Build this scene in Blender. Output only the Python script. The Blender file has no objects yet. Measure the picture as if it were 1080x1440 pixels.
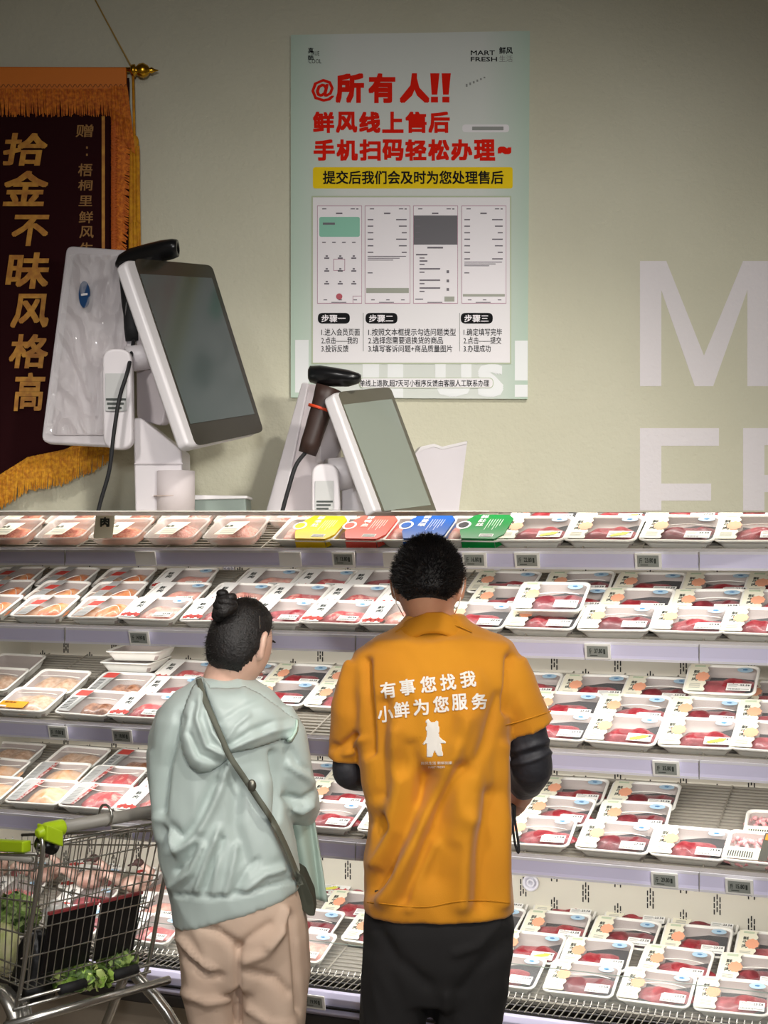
import bpy, bmesh, math, random
import numpy as np
from mathutils import Vector, Matrix, noise
from mathutils.bvhtree import BVHTree
random.seed(7)
SC = bpy.context.scene
COL = SC.collection
# ------------------------------------------------------------------ camera, world, lights, exposure
F = 2000.0; EYE = 1.72; HY = 760.0
cam = bpy.data.cameras.new('camera'); camo = bpy.data.objects.new('camera', cam); COL.objects.link(camo)
cam.sensor_fit = 'VERTICAL'; cam.sensor_height = 24.0; cam.lens = 24.0 * F / 1440.0
cam.shift_y = (HY - 720.0) / 1440.0; cam.clip_start = 0.05
camo.location = (0, 0, EYE); camo.rotation_euler = (math.pi / 2, 0, 0)
SC.camera = camo
SC.view_settings.view_transform = 'Standard'; SC.view_settings.look = 'None'
SC.view_settings.exposure = 0.0; SC.view_settings.gamma = 1.0; SC.view_settings.use_curve_mapping = False
wd = bpy.data.worlds.new('world'); SC.world = wd; wd.use_nodes = True
wd.node_tree.nodes['Background'].inputs[0].default_value = (1, .95, .88, 1)
wd.node_tree.nodes['Background'].inputs[1].default_value = .2
def area(name, loc, tgt, sx, sy, power, color=(1, 1, 1), spread=180):
    l = bpy.data.lights.new(name, 'AREA'); l.shape = 'RECTANGLE'; l.size = sx; l.size_y = sy
    l.energy = power; l.color = color; l.spread = math.radians(spread)
    o = bpy.data.objects.new(name, l); COL.objects.link(o); o.location = loc
    o.rotation_euler = (Vector(tgt) - Vector(loc)).to_track_quat('-Z', 'Y').to_euler()
    return o
TH = math.atan(0.4); CT, ST = math.cos(TH), math.sin(TH); D0 = 4.0
def CH(u, v, z):                      # display-case coordinates (u along the front, v into the depth) to world
    return Vector((u * CT + v * ST, D0 - u * ST + v * CT, z))
def u_at(px, v):
    k = (px - 540.0) / F
    return (D0 * k + v * (k * CT - ST)) / (CT + k * ST)
def U(px, py, Y):                     # a point seen at px,py and standing Y metres away
    return Vector(((px - 540.0) / F * Y, Y, EYE - (py - HY) / F * Y))
def strip(name, u0, u1, v, z, tv, tz, w, power, color=(1, .97, .93), spread=180):
    c = CH((u0 + u1) / 2, v, z); t = CH((u0 + u1) / 2, v + tv, z + tz)
    o = area(name, c, t, 1, w, power, color, spread)
    d = (t - c).normalized(); x = Vector((CT, -ST, 0)); y = (-d).cross(x).normalized()
    o.rotation_euler = Matrix((x, y, -d)).transposed().to_euler(); o.data.size = u1 - u0
    return o
def spot(name, loc, tgt, deg, power, color, blend=1, soft=.1):
    sp = bpy.data.lights.new(name, 'SPOT'); sp.energy = power; sp.spot_size = math.radians(deg); sp.spot_blend = blend; sp.color = color; sp.shadow_soft_size = soft
    so = bpy.data.objects.new(name, sp); COL.objects.link(so); so.location = loc
    so.rotation_euler = (Vector(tgt) - Vector(loc)).to_track_quat('-Z', 'Y').to_euler()
area('ceiling_lamp_front', (0.2, 0.4, 3.18), (0.2, 0.5, 0), 1.4, 0.8, 26, (1, .93, .86))
spot('aisle_spot', (0.7, 1.5, 3.15), (0.12, 3.4, 1.35), 50, 120, (1, .95, .88), 1, .06)
spot('aisle_spot', (-1.0, 1.45, 3.15), (-.42, 3.3, 1.2), 48, 95, (1, .96, .92), 1, .12)
spot('case_fill_spot', (0.1, -1.7, 2.15), (-.1, 4.0, 1.15), 54, 165, (.95, .96, 1), .7, .15)  # added fill from behind the camera, brightens the price rails and packs
spot('wall_fill_spot', (0.9, 0.2, 2.3), (0.25, 3.45, 1.62), 52, 172, (1, .97, .90), 1, .1)  # unseen spot added so the wall is bright low down and fades upwards
strip('case_lamp_canopy', -1.4, 1.1, .12, 1.93, .22, -.5, .05, 6)
strip('case_lamp_shelf', -1.4, 1.1, .05, 1.635, .20, -.3, .03, 5)
strip('case_lamp_shelf', -1.4, 1.1, .05, 1.395, .20, -.3, .03, 7)
strip('case_lamp_shelf', -1.4, 1.1, .05, 1.10, .20, -.3, .03, 7)
strip('case_lamp_shelf', -1.4, 1.1, .05, .81, .25, -.4, .03, 11)
# ------------------------------------------------------------------ materials
def lin(c): return tuple(((x / 255) / 12.92 if x / 255 <= .04045 else ((x / 255 + .055) / 1.055) ** 2.4) for x in c)
MATS = {}
def mat(name, rgb, rough=.5, metal=0, rgb2=None, nscale=30, bump=0, bscale=200, alpha=1, trans=0, spec=.5, coat=0, sheen=0, vary=0, detail=3, thr=None, emit=0):
    if name in MATS: return MATS[name]
    m = bpy.data.materials.new(name); m.use_nodes = True; nt = m.node_tree; N = nt.nodes; b = N['Principled BSDF']
    def S(k, v): b.inputs[k].default_value = v
    S('Base Color', (*lin(rgb), 1)); S('Roughness', rough); S('Metallic', metal); S('Specular IOR Level', spec)
    if coat: S('Coat Weight', coat); S('Coat Roughness', .1)
    if sheen: S('Sheen Weight', sheen)
    if alpha < 1: S('Alpha', alpha)
    if trans: S('Transmission Weight', trans)
    if emit: S('Emission Color', (*lin(rgb), 1)); S('Emission Strength', emit)
    tc = None
    if rgb2 or bump: tc = N.new('ShaderNodeTexCoord')
    if rgb2:
        n = N.new('ShaderNodeTexNoise'); n.inputs['Scale'].default_value = nscale; n.inputs['Detail'].default_value = detail
        vec = tc.outputs['Object']
        if vary:
            oi = N.new('ShaderNodeObjectInfo'); ad = N.new('ShaderNodeVectorMath'); ad.operation = 'MULTIPLY_ADD'
            nt.links.new(vec, ad.inputs[0]); ad.inputs[1].default_value = (1, 1, 1)
            sc_ = N.new('ShaderNodeMath'); sc_.operation = 'MULTIPLY'; sc_.inputs[1].default_value = 7
            nt.links.new(oi.outputs['Random'], sc_.inputs[0]); nt.links.new(sc_.outputs[0], ad.inputs[2]); vec = ad.outputs[0]
        nt.links.new(vec, n.inputs['Vector'])
        r = N.new('ShaderNodeValToRGB'); t = thr or (.35, .65)
        r.color_ramp.elements[0].position = t[0]; r.color_ramp.elements[1].position = t[1]
        r.color_ramp.elements[0].color = (*lin(rgb), 1); r.color_ramp.elements[1].color = (*lin(rgb2), 1)
        nt.links.new(n.outputs['Fac'], r.inputs[0]); nt.links.new(r.outputs[0], b.inputs['Base Color'])
    if bump:
        n = N.new('ShaderNodeTexNoise'); n.inputs['Scale'].default_value = bscale; n.inputs['Detail'].default_value = 2
        nt.links.new(tc.outputs['Object'], n.inputs['Vector'])
        bp = N.new('ShaderNodeBump'); bp.inputs['Strength'].default_value = bump; bp.inputs['Distance'].default_value = .004
        nt.links.new(n.outputs['Fac'], bp.inputs['Height']); nt.links.new(bp.outputs[0], b.inputs['Normal'])
    MATS[name] = m; return m
def tint(name): return MATS[name]
wallm = mat('painted wall', (206, 203, 182), .85, rgb2=(200, 197, 175), nscale=3, bump=.55, bscale=90)
white_pl = mat('white plastic', (214, 210, 211), .35)
grey_pl = mat('grey plastic', (150, 148, 146), .45)
blackp = mat('black plastic', (18, 18, 20), .3)
dark_rub = mat('black rubber', (22, 22, 24), .7)
chrome = mat('chrome wire', (190, 188, 182), .25, metal=.9)
foam = mat('white foam', (238, 236, 228), .55)
film = mat('clear film', (255, 255, 255), .12, alpha=.07, spec=.5)
padm = mat('black absorbent pad', (34, 30, 34), .6)
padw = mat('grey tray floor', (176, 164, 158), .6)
beef = mat('raw beef', (140, 34, 44), .45, rgb2=(182, 80, 86), nscale=45, vary=1, bump=.3, bscale=150, thr=(.45, .75), coat=.3)
beefd = mat('dark raw beef', (108, 34, 42), .45, rgb2=(150, 66, 72), nscale=40, vary=1, bump=.3, bscale=150, thr=(.5, .8), coat=.3)
pork = mat('raw pork', (214, 138, 126), .4, rgb2=(236, 188, 170), nscale=40, vary=1, bump=.3, bscale=120, coat=.3)
porkr = mat('red raw pork', (184, 82, 84), .45, rgb2=(226, 168, 156), nscale=50, vary=1, bump=.3, bscale=150, thr=(.5, .68), coat=.3)
chick = mat('raw chicken', (222, 166, 120), .4, rgb2=(236, 200, 168), nscale=35, vary=1, bump=.35, bscale=110, coat=.4)
orangem = mat('marinated chicken', (214, 108, 58), .4, rgb2=(236, 170, 120), nscale=35, vary=1, bump=.35, bscale=110, coat=.4)
brownm = mat('brown offal', (112, 66, 44), .4, rgb2=(172, 122, 90), nscale=60, vary=1, bump=.4, bscale=120, coat=.4)
beigem = mat('pale offal', (190, 150, 120), .4, rgb2=(222, 192, 166), nscale=60, vary=1, bump=.4, bscale=120, coat=.4)
mince = mat('minced pork', (206, 120, 104), .5, rgb2=(232, 176, 160), nscale=160, vary=1, bump=.6, bscale=260)
minceo = mat('orange minced meat', (196, 84, 52), .5, rgb2=(226, 150, 110), nscale=120, vary=1, bump=.6, bscale=260)
pinkm = mat('pink meat roll', (222, 120, 130), .45, rgb2=(244, 208, 204), nscale=120, vary=1, bump=.3, bscale=150)
cream = mat('cream label', (240, 236, 214), .6)
creamg = mat('pale green band', (196, 208, 180), .6)
whitel = mat('white label', (244, 243, 238), .5)
greyl = mat('grey label', (178, 178, 176), .5)
orange = mat('orange print', (240, 170, 136), .6)
redp = mat('red print', (196, 70, 62), .6)
inkm = mat('dark ink', (52, 58, 54), .6)
inkl = mat('grey ink', (140, 142, 138), .6)
blues = mat('pale blue sticker', (176, 206, 226), .4)
blued = mat('blue sticker print', (84, 130, 176), .5)
yellowl = mat('yellow label', (236, 168, 30), .5)
# ------------------------------------------------------------------ object helpers
def new_mesh(name, verts, faces, m=None, smooth=False):
    me = bpy.data.meshes.new(name); me.from_pydata([tuple(v) for v in verts], [], faces); me.update()
    if m: me.materials.append(m)
    if smooth: me.shade_smooth()
    return me
def obj(name, me, parent=None, mat_=None, M=None):
    o = bpy.data.objects.new(name, me); COL.objects.link(o)
    if mat_ and me is not None and not me.materials: me.materials.append(mat_)
    if M is not None: o.matrix_world = M
    if parent is not None: o.parent = parent
    return o
def tag(o, label=None, cat=None, group=None, kind=None):
    if label: o['label'] = label
    if cat: o['category'] = cat
    if group: o['group'] = group
    if kind: o['kind'] = kind
    return o
def thing(name, label, cat, loc=(0, 0, 0), group=None):
    o = bpy.data.objects.new(name, None); COL.objects.link(o); o.location = loc
    o.empty_display_size = .05
    return tag(o, label, cat, group)
class MB:                               # collects shapes and builds one mesh object
    def __init__(s): s.v = []; s.f = []
    def add(s, vs, fs):
        n = len(s.v); s.v += [Vector(v) for v in vs]; s.f += [tuple(i + n for i in f) for f in fs]; return s
    def box(s, x0, x1, y0, y1, z0, z1, T=None):
        vs = [Vector((x, y, z)) for x in (x0, x1) for y in (y0, y1) for z in (z0, z1)]
        if T: vs = [T(v) for v in vs]
        return s.add(vs, [(0, 1, 3, 2), (4, 6, 7, 5), (0, 4, 5, 1), (2, 3, 7, 6), (0, 2, 6, 4), (1, 5, 7, 3)])
    def tube(s, pts, r, n=8, cap=True):
        pts = [Vector(p) for p in pts]; R = r if isinstance(r, (list, tuple)) else [r] * len(pts)
        rings = []; t0 = (pts[1] - pts[0]).normalized(); a = t0.orthogonal().normalized()
        for i, p in enumerate(pts):
            t = ((pts[min(i + 1, len(pts) - 1)] - pts[max(i - 1, 0)])).normalized()
            a = (a - t * a.dot(t)).normalized(); b = t.cross(a)
            rings.append([p + (a * math.cos(2 * math.pi * j / n) + b * math.sin(2 * math.pi * j / n)) * R[i] for j in range(n)])
        return s.loft(rings, cap)
    def loft(s, rings, cap=True):
        n = len(rings[0]); vs = [v for r in rings for v in r]; fs = []
        for i in range(len(rings) - 1):
            for j in range(n):
                k = (j + 1) % n; fs.append((i * n + j, i * n + k, (i + 1) * n + k, (i + 1) * n + j))
        if cap: fs.append(tuple(range(n))[::-1]); fs.append(tuple(range((len(rings) - 1) * n, len(rings) * n)))
        return s.add(vs, fs)
    def ball(s, c, r, nu=12, nv=8):
        c = Vector(c); r = r if isinstance(r, (list, tuple)) else (r, r, r)
        rings = []
        for i in range(nv + 1):
            t = math.pi * min(max(i / nv, .02), .98)
            rings.append([c + Vector((r[0] * math.sin(t) * math.cos(2 * math.pi * j / nu), r[1] * math.sin(t) * math.sin(2 * math.pi * j / nu), -r[2] * math.cos(t))) for j in range(nu)])
        return s.loft(rings)
    def prism(s, poly, vec):
        n = len(poly); vec = Vector(vec); P = [Vector(p) for p in poly]
        vs = P + [p + vec for p in P]
        return s.add(vs, [tuple(range(n))[::-1], tuple(range(n, 2 * n))] + [(i, (i + 1) % n, n + (i + 1) % n, n + i) for i in range(n)])
    def mesh(s, name, m=None, smooth=False): return new_mesh(name, s.v, s.f, m, smooth)
    def build(s, name, m, parent=None, smooth=False, bevel=0, M=None):
        me = s.mesh(name, m, smooth)
        bm = bmesh.new(); bm.from_mesh(me); bmesh.ops.recalc_face_normals(bm, faces=bm.faces[:]); bm.to_mesh(me); bm.free()
        o = obj(name, me, parent, M=M)
        if bevel:
            md = o.modifiers.new('bevel', 'BEVEL'); md.width = bevel; md.segments = 3; md.limit_method = 'ANGLE'; md.angle_limit = math.radians(40)
            if smooth is False: me.shade_smooth(); w = o.modifiers.new('wn', 'WEIGHTED_NORMAL')
        return o
def rounded(pts, r, n=5):
    out = []; P = [Vector(p) for p in pts]; N_ = len(P)
    rr = r if isinstance(r, (list, tuple)) else [r] * N_
    for i, p in enumerate(P):
        a = P[i - 1] - p; b = P[(i + 1) % N_] - p; q = min(rr[i], a.length * .45, b.length * .45)
        if q <= 0: out.append(p); continue
        A = p + a.normalized() * q; B = p + b.normalized() * q
        for k in range(n + 1):
            t = k / n; out.append(A * (1 - t) ** 2 + p * 2 * t * (1 - t) + B * t * t)
    return out
TXT = {}
def text_mesh(body, offset=0.0, res=2):                 # heavier weights stack shifted copies of the glyphs
    key = (body, offset, res)
    if key in TXT: return TXT[key]
    c = bpy.data.curves.new('t', 'FONT'); c.body = body; c.size = 1; c.offset = 0; c.resolution_u = res
    o = bpy.data.objects.new('t', c)
    me = bpy.data.meshes.new_from_object(o)
    V = np.zeros(len(me.vertices) * 3); me.vertices.foreach_get('co', V); V = V.reshape(-1, 3)
    Fs = [tuple(p.vertices) for p in me.polygons]
    bpy.data.objects.remove(o); bpy.data.curves.remove(c); bpy.data.meshes.remove(me)
    if offset > .003:
        d = offset; n0 = len(V); V0_ = V; F0_ = Fs; k = 0; V = []; Fs = []
        for a, b in ((-d, -d), (-d, d), (d, -d), (d, d), (0, 0), (-d, 0), (d, 0), (0, d), (0, -d)):
            V.append(V0_ + np.array([a, b, len(V) + 1.0])); Fs += [tuple(i + k for i in f) for f in F0_]; k += n0
        V = np.concatenate(V)
    mn, mx = V.min(0), V.max(0)
    zz = V[:, 2].copy() * 5e-5; V = (V - mn) / np.maximum(mx - mn, 1e-6); V[:, 2] = zz; TXT[key] = (V, Fs, (mx - mn)[0] / max((mx - mn)[1], 1e-6)); return TXT[key]
def text_on(name, body, x0, y0, x1, y1, Y, m, parent=None, offset=0.0, shear=0, res=2):   # lettering fitted to a box on a wall-parallel plane
    V, Fs, _ = text_mesh(body, offset, res)
    A = U(x0, y1, Y); B = U(x1, y0, Y)
    vs = [Vector((A.x + (v[0] + shear * (v[1] - .5)) * (B.x - A.x), Y - v[2], A.z + v[1] * (B.z - A.z))) for v in V]
    o = obj(name, new_mesh(name, vs, Fs, m), parent); return o
def rect_on(name, x0, y0, x1, y1, Y, m, parent=None, r=0, t=.0006, n=5):
    mb = MB(); P = rounded([(x0, y0), (x1, y0), (x1, y1), (x0, y1)], r, n) if r else [Vector(p) for p in ((x0, y0), (x1, y0), (x1, y1), (x0, y1))]
    mb.prism([U(p[0], p[1], Y) for p in P], (0, t, 0)); return mb.build(name, m, parent)
def apply_mods(o):
    bpy.context.view_layer.update()
    dg = bpy.context.evaluated_depsgraph_get(); me = bpy.data.meshes.new_from_object(o.evaluated_get(dg))
    o.modifiers.clear(); old = o.data; nm = old.name; o.data = me; bpy.data.meshes.remove(old); me.name = nm; return me
def remesh(o, vox, smooth=6, fac=.6):
    md = o.modifiers.new('r', 'REMESH'); md.mode = 'VOXEL'; md.voxel_size = vox; md.use_smooth_shade = True
    sm = o.modifiers.new('s', 'SMOOTH'); sm.iterations = smooth; sm.factor = fac
    return apply_mods(o)
def bvh_of(o):
    me = o.data; return BVHTree.FromPolygons([o.matrix_world @ v.co for v in me.vertices], [tuple(p.vertices) for p in me.polygons])
CAMP = Vector((0, 0, EYE))
def hit(bvh, px, py, Y=None):           # first surface met behind the point px,py, walking away from the viewer
    d = U(px, py, 1.0) - CAMP; r = bvh.ray_cast(CAMP, d.normalized())
    return r[0], r[1]
# ------------------------------------------------------------------ the room
WY = 3.45
def struct(name, mb, m, parent=None): o = mb.build(name, m, parent); o['kind'] = 'structure'; return o
struct('floor', MB().box(-2.8, 2.8, -2, 5.8, -.1, 0), mat('floor tiles', (150, 138, 122), .35, rgb2=(142, 130, 114), nscale=4))
struct('ceiling', MB().box(-2.8, 2.8, -2, 5.8, 3.25, 3.3), mat('ceiling', (120, 116, 106), .9))
side = mat('side wall', (186, 180, 160), .9)
struct('wall_left', MB().box(-2.9, -2.8, -2, 5.8, 0, 3.25), side)
struct('wall_right', MB().box(2.8, 2.9, -2, 5.8, 0, 3.25), side)
struct('wall_rear', MB().box(-2.8, 2.8, 5.8, 5.9, 0, 3.25), side)
struct('wall_front', MB().box(-2.8, 2.8, -2.1, -2, 0, 3.25), side)
ZB = EYE + 40.0 / F * WY
struct('wall_back', MB().box(-2.8, 2.8, WY, WY + .06, ZB, 3.25), wallm)
# painted lettering on the wall
vin = mat('pale lilac paint', (222, 216, 218), .8, bump=.5, bscale=90)
def poly_letter(polys):
    mb = MB()
    for P in polys: mb.prism([U(x, y, WY - .0012) for x, y in P], (0, .001, 0))
    return mb
lt = thing('wall_lettering', 'large pale lilac capital letters painted on the wall right of the poster', 'lettering', U(990, 540, WY))

def child_keep(o, p): o.parent = p; o.matrix_parent_inverse = Matrix.Translation(-p.location); return o
def letter(nm, polys): child_keep(poly_letter(polys).build(nm, vin), lt)
letter('letter', [[(900, 367), (937, 367), (990, 500), (990, 543), (977, 543), (930, 408), (930, 543), (900, 543)],
                  [(990, 500), (1045, 367), (1080, 367), (1080, 543), (1051, 543), (1051, 408), (1003, 543), (990, 543)]])
letter('letter', [[(1120, 543), (1180, 367), (1215, 367), (1275, 543), (1243, 543), (1197, 405), (1152, 543)], [(1160, 478), (1236, 478), (1236, 502), (1160, 502)]])
letter('letter', [[(900, 602), (1011, 602), (1011, 627), (930, 627), (930, 680), (1000, 680), (1000, 704), (930, 704), (930, 718), (900, 718)]])
letter('letter', [[(1045, 602), (1075, 602), (1075, 718), (1045, 718)], [(1075, 602), (1122, 602), (1146, 614), (1156, 645), (1146, 676), (1122, 690), (1138, 718), (1104, 718), (1090, 692), (1075, 692), (1075, 668), (1114, 667), (1125, 658), (1128, 645), (1125, 634), (1114, 626), (1075, 626)]])
# ledge that carries the tills
LZ = EYE + 41.5 / F * 3.0
ledge = MB().box(-1.35, .22, 2.97, WY, LZ - .002, LZ).build('counter_ledge', mat('ledge laminate', (236, 232, 222), .5))
tag(ledge, 'thin pale counter ledge under the two white tills', 'ledge')
# ------------------------------------------------------------------ poster
PY = WY - .014
poster_m = mat('poster board', (205, 221, 211), .8, spec=.12)
nt = poster_m.node_tree; tcn = nt.nodes.new('ShaderNodeTexCoord'); sx = nt.nodes.new('ShaderNodeSeparateXYZ'); rp = nt.nodes.new('ShaderNodeValToRGB')
nt.links.new(tcn.outputs['Generated'], sx.inputs[0])
nt.links.new(sx.outputs['X'], rp.inputs[0]); nt.links.new(rp.outputs[0], nt.nodes['Principled BSDF'].inputs['Base Color'])
els = rp.color_ramp.elements; els[0].position = 0; els[0].color = (*lin((186, 206, 190)), 1); els[1].position = 1; els[1].color = (*lin((184, 204, 188)), 1)
e = els.new(.22); e.color = (*lin((212, 216, 210)), 1); e = els.new(.8); e.color = (*lin((212, 216, 210)), 1)
pz = thing('notice_poster', 'large pale green customer-service poster with red Chinese headline on the wall', 'poster', U(577, 560, WY))

def K(o): return child_keep(o, pz)
mb = MB(); mb.prism([U(x, y, PY) for x, y in ((409, 49), (745, 43.5), (742, 561), (409, 559))], (0, .0135, 0)); K(mb.build('board', poster_m))
red = mat('red poster ink', (222, 30, 12), .8, spec=.12); ink = mat('black poster ink', (26, 26, 28), .8, spec=.12)
yel = mat('yellow poster ink', (238, 204, 30), .8, spec=.12); pp = mat('poster paper', (228, 224, 226), .5); fw = mat('faint white poster ink', (226, 228, 228), .5)
ol = mat('olive poster frame', (172, 182, 150), .5); mauve = mat('mauve line', (176, 130, 150), .5)
L1, L2, L3, L4 = PY - .0009, PY - .0018, PY - .0027, PY - .0036
def T(body, x0, y0, x1, y1, m=ink, off=0.0, L=L1, sh=0, nm='lettering'): return K(text_on(nm, body, x0, y0, x1, y1, L, m, None, off, sh))
def R_(nm, x0, y0, x1, y1, m, L=L1, r=0): return K(rect_on(nm, x0, y0, x1, y1, L, m, None, r, .0006))
T('@', 438, 111, 470, 143, red, .02)
for i, c in enumerate('所有人'): T(c, [472, 518, 562][i], 103, [512, 556, 604][i], 145, red, .045)
for x in (605, 621):
    mb = MB(); mb.prism([U(a, b, L1) for a, b in ((x, 103), (x + 13, 103), (x + 10, 133), (x + 2, 133))], (0, .0006, 0))
    mb.prism([U(a, b, L1) for a, b in ((x + 1, 136), (x + 11, 136), (x + 11, 144), (x + 1, 144))], (0, .0006, 0)); K(mb.build('exclamation_mark', red))
for i, c in enumerate('鲜风线上售后'): T(c, 440 + i * 32.5, 157, 470 + i * 32.5, 187, red, .04)
for i, c in enumerate('手机扫码轻松办理'): T(c, 441 + i * 32.2, 196, 471 + i * 32.2, 226, red, .042)
T('~', 700, 206, 719, 217, red, .06)
R_('banner_strip', 440, 235, 721, 265, yel, L1, 4); T('提交后我们会及时为您处理售后', 454, 240, 708, 259, ink, .02, L2)
T('MART', 662, 71, 696, 77.5, ink, .01); T('FRESH', 662, 80, 699, 86.5, ink, .01); T('鲜风', 702, 66, 721, 76, ink, .02); T('生活', 702, 78, 721, 87, inkl, 0)
T('真', 433, 67, 441, 75, ink, .01); T('TRUE', 436, 72, 449, 78, ink, 0); T('酷', 433, 78, 441, 84, ink, .01); T('COOL', 434, 83, 452, 89, ink, 0)
R_('caption_pill', 650, 175, 716, 186, pp, L1, 5); R_('caption_line', 664, 178, 708, 183, inkl, L2)
for i in range(6): R_('sketch_mark', 655 + i * 5, 118 - i * 2, 657.5 + i * 5, 122 - i * 2.4, inkl)
# large faint letters at the foot of the poster
for P in (((415, 478), (434, 478), (434, 552), (415, 552)), ((510, 505), (533, 505), (533, 559), (510, 559)), ((545, 512), (567, 512), (567, 559), (545, 559))):
    mb = MB(); mb.prism([U(a, b, L1) for a, b in P], (0, .0006, 0)); K(mb.build('faint_lettering', fw))
T('U', 612, 512, 663, 558, fw, .05, nm='faint_lettering'); T('S', 672, 512, 708, 558, fw, .05, nm='faint_lettering')
R_('faint_lettering', 724, 479, 742, 535, fw); R_('faint_lettering', 724, 541, 742, 558, fw)
R_('panel_frame', 438, 275.5, 719, 512, ol, L2); R_('panel', 440, 277.5, 717, 510, pp, L3)
R_('footer_pill', 505, 531, 694, 546, ol, L3 + .0003, 7); R_('footer_fill', 506, 532, 693, 545, pp, L3, 6)
T('单线上退款,超7天可小程序反馈由客服人工联系办理', 506, 534, 688, 544, ink, .006, L4)
scr = mat('screenshot white', (236, 230, 234), .5); teal = mat('teal card', (120, 184, 158), .4); dgrey = mat('dark grey band', (84, 80, 86), .5); bar = mat('grey green button', (150, 152, 138), .5)
LL = L3 - .0007
for k, (a, b) in enumerate(((446, 509), (513, 577), (581, 644), (649, 712))):
    R_('screenshot_border', a, 289, b, 427, mauve, LL); R_('screenshot', a + .8, 290, b - .8, 426, scr, LL - .0007)
    mbs = MB(); L5 = LL - .0016
    def dash(x0, y0, x1, y1): mbs.prism([U(p, q, L5) for p, q in ((x0, y0), (x1, y0), (x1, y1), (x0, y1))], (0, .0005, 0))
    dash(a + 7, 293, a + 13, 294.3); dash(b - 16, 293, b - 10, 294.3); dash(b - 8, 293, b - 5, 294.5); dash((a + b) / 2 - 5, 299, (a + b) / 2 + 4, 301)
    if k == 0:
        R_('card', a + 3, 305, b - 3, 333, teal, LL - .0012, 3); dash(a + 8, 313, a + 25, 316)
        for j in range(4): dash(a + 7 + j * 14, 340, a + 12 + j * 14, 341.5)
        for r_ in range(3):
            for j in range(3): dash(a + 10 + j * 19, 362 + r_ * 18, a + 17 + j * 19, 364 + r_ * 18); dash(a + 12 + j * 19, 359 + r_ * 18, a + 15 + j * 19, 361 + r_ * 18)
        mb = MB(); c = (a + 31, 417); mb.prism([U(c[0] + 4.5 * math.cos(t * .5236), c[1] + 4.5 * math.sin(t * .5236), L5) for t in range(12)], (0, .0005, 0)); K(mb.build('round_button', mat('rose button', (176, 60, 76), .5)))
        for q in ((469, 364, 485, 364.8), (469, 380, 485, 380.8), (469, 364, 469.8, 380), (484.4, 364, 485.2, 380), (496, 416, 508, 416.7), (496, 416, 496.7, 426)): R_('highlight_line', *q, mauve, L5)
    elif k == 2:
        R_('dark_band', a + .8, 303, b - .8, 344, dgrey, LL - .0012); dash(a + 20, 347, a + 42, 349.4)
        for j in range(4):
            dash(a + 3, 308 + j * 9, a + 10, 309.5 + j * 9)
        for j, y in enumerate((357, 366, 377, 393, 404)): dash(a + (4 if j == 0 else 9), y, a + (20 if j < 2 else 38), y + 2); dash(a + 9, y + 5, a + 16, y + 6.6)
        for y in (380, 393, 405): dash(b - 16, y, b - 12.5, y + 4)
        R_('button', b - 19, 417, b - 5, 424, bar, L5); dash(a + 3, 420, a + 14, 421.4)
    else:
        for j in range(6 + (k == 3)): dash(a + 4, 308 + j * 9.2, a + 12, 309.6 + j * 9.2); dash(b - 20 + j % 3 * 4, 308 + j * 9.2, b - 5, 309.6 + j * 9.2)
        for j in range(3): dash(a + 4, 360 + j * 2.6 + (8 if k == 3 else 0), b - 6 - j * 9, 361 + j * 2.6 + (8 if k == 3 else 0))
        dash(a + 4, 383, a + 11, 384.4); R_('button', a + 2, 405 if k == 1 else 413.5, b - 2, 412 if k == 1 else 417, bar, L5)
    if k != 2:
        for j in range(3): dash(a + 9 + j * 21, 421, a + 14 + j * 21, 422.2)
    dash(a + 20, 424.6, a + 41, 425.6)
    o = K(mbs.build('screenshot_print', mat('screenshot ink', (92, 84, 94), .5))); o['kind'] = 'stuff'
for (x, s) in ((447, '步骤一'), (514, '步骤二'), (648, '步骤三')):
    R_('step_pill', x, 440, x + 45, 455, ink, L4, 7); T(s, x + 5, 442.5, x + 39, 453, scr, .02, L4 - .0009)
for x, rows in ((452, (('1.进入会员页面', 506), ('2.点击——我的', 503), ('3.投诉反馈', 490))), (518, (('1.按照文本框提示勾选问题类型', 641), ('2.选择您需要退换货的商品', 623), ('3.填写客诉问题+商品质量图片', 636))), (652, (('1.确定填写完毕', 706), ('2.点击——提交', 705), ('3.办理成功', 690)))):
    for j, (s, xe) in enumerate(rows): T(s, x, 462 + j * 11.6, xe, 472 + j * 11.6, ink, .004, L4)
for x in (510.5, 646): R_('divider_line', x, 440, x + .8, 494, inkl, L4)
# ------------------------------------------------------------------ pennant
BY = WY - .03
pn = thing('silk_pennant', 'dark maroon velvet award pennant with gold characters and orange fringe', 'pennant', U(60, 110, WY)); 
def KP(o): return child_keep(o, pn)
velvet = mat('maroon velvet', (40, 5, 9), .95, sheen=.05, spec=.2); gold = mat('gold thread', (206, 146, 48), .45, rgb2=(176, 112, 34), nscale=60)
orf = mat('orange fringe', (226, 128, 30), .7, rgb2=(180, 84, 16), nscale=120); goldf = mat('golden fringe', (232, 166, 34), .7, rgb2=(190, 116, 18), nscale=120); orh = mat('orange silk', (224, 122, 30), .55)
ylw = mat('yellow tassel', (214, 150, 10), .7, rgb2=(190, 120, 6), nscale=90); brass = mat('brass', (212, 160, 46), .25, metal=1)
def bot(x): return float(np.interp(x, [-420, -260, -120, -40, 0, 40, 90, 130, 157, 185], [620, 690, 740, 712, 680, 655, 645, 628, 612, 600]))
vs = []; fs = []; nx = 60; nz = 30; x0_, x1_ = -400, 182
for j in range(nz + 1):
    for i in range(nx + 1):
        x = x0_ + (x1_ - x0_) * i / nx; yb = bot(x); y = 110 + (yb - 110) * j / nz
        w = .004 * math.sin(x * .035 + j * .05) * (j / nz)
        vs.append(U(x, y, BY + w))
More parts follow.
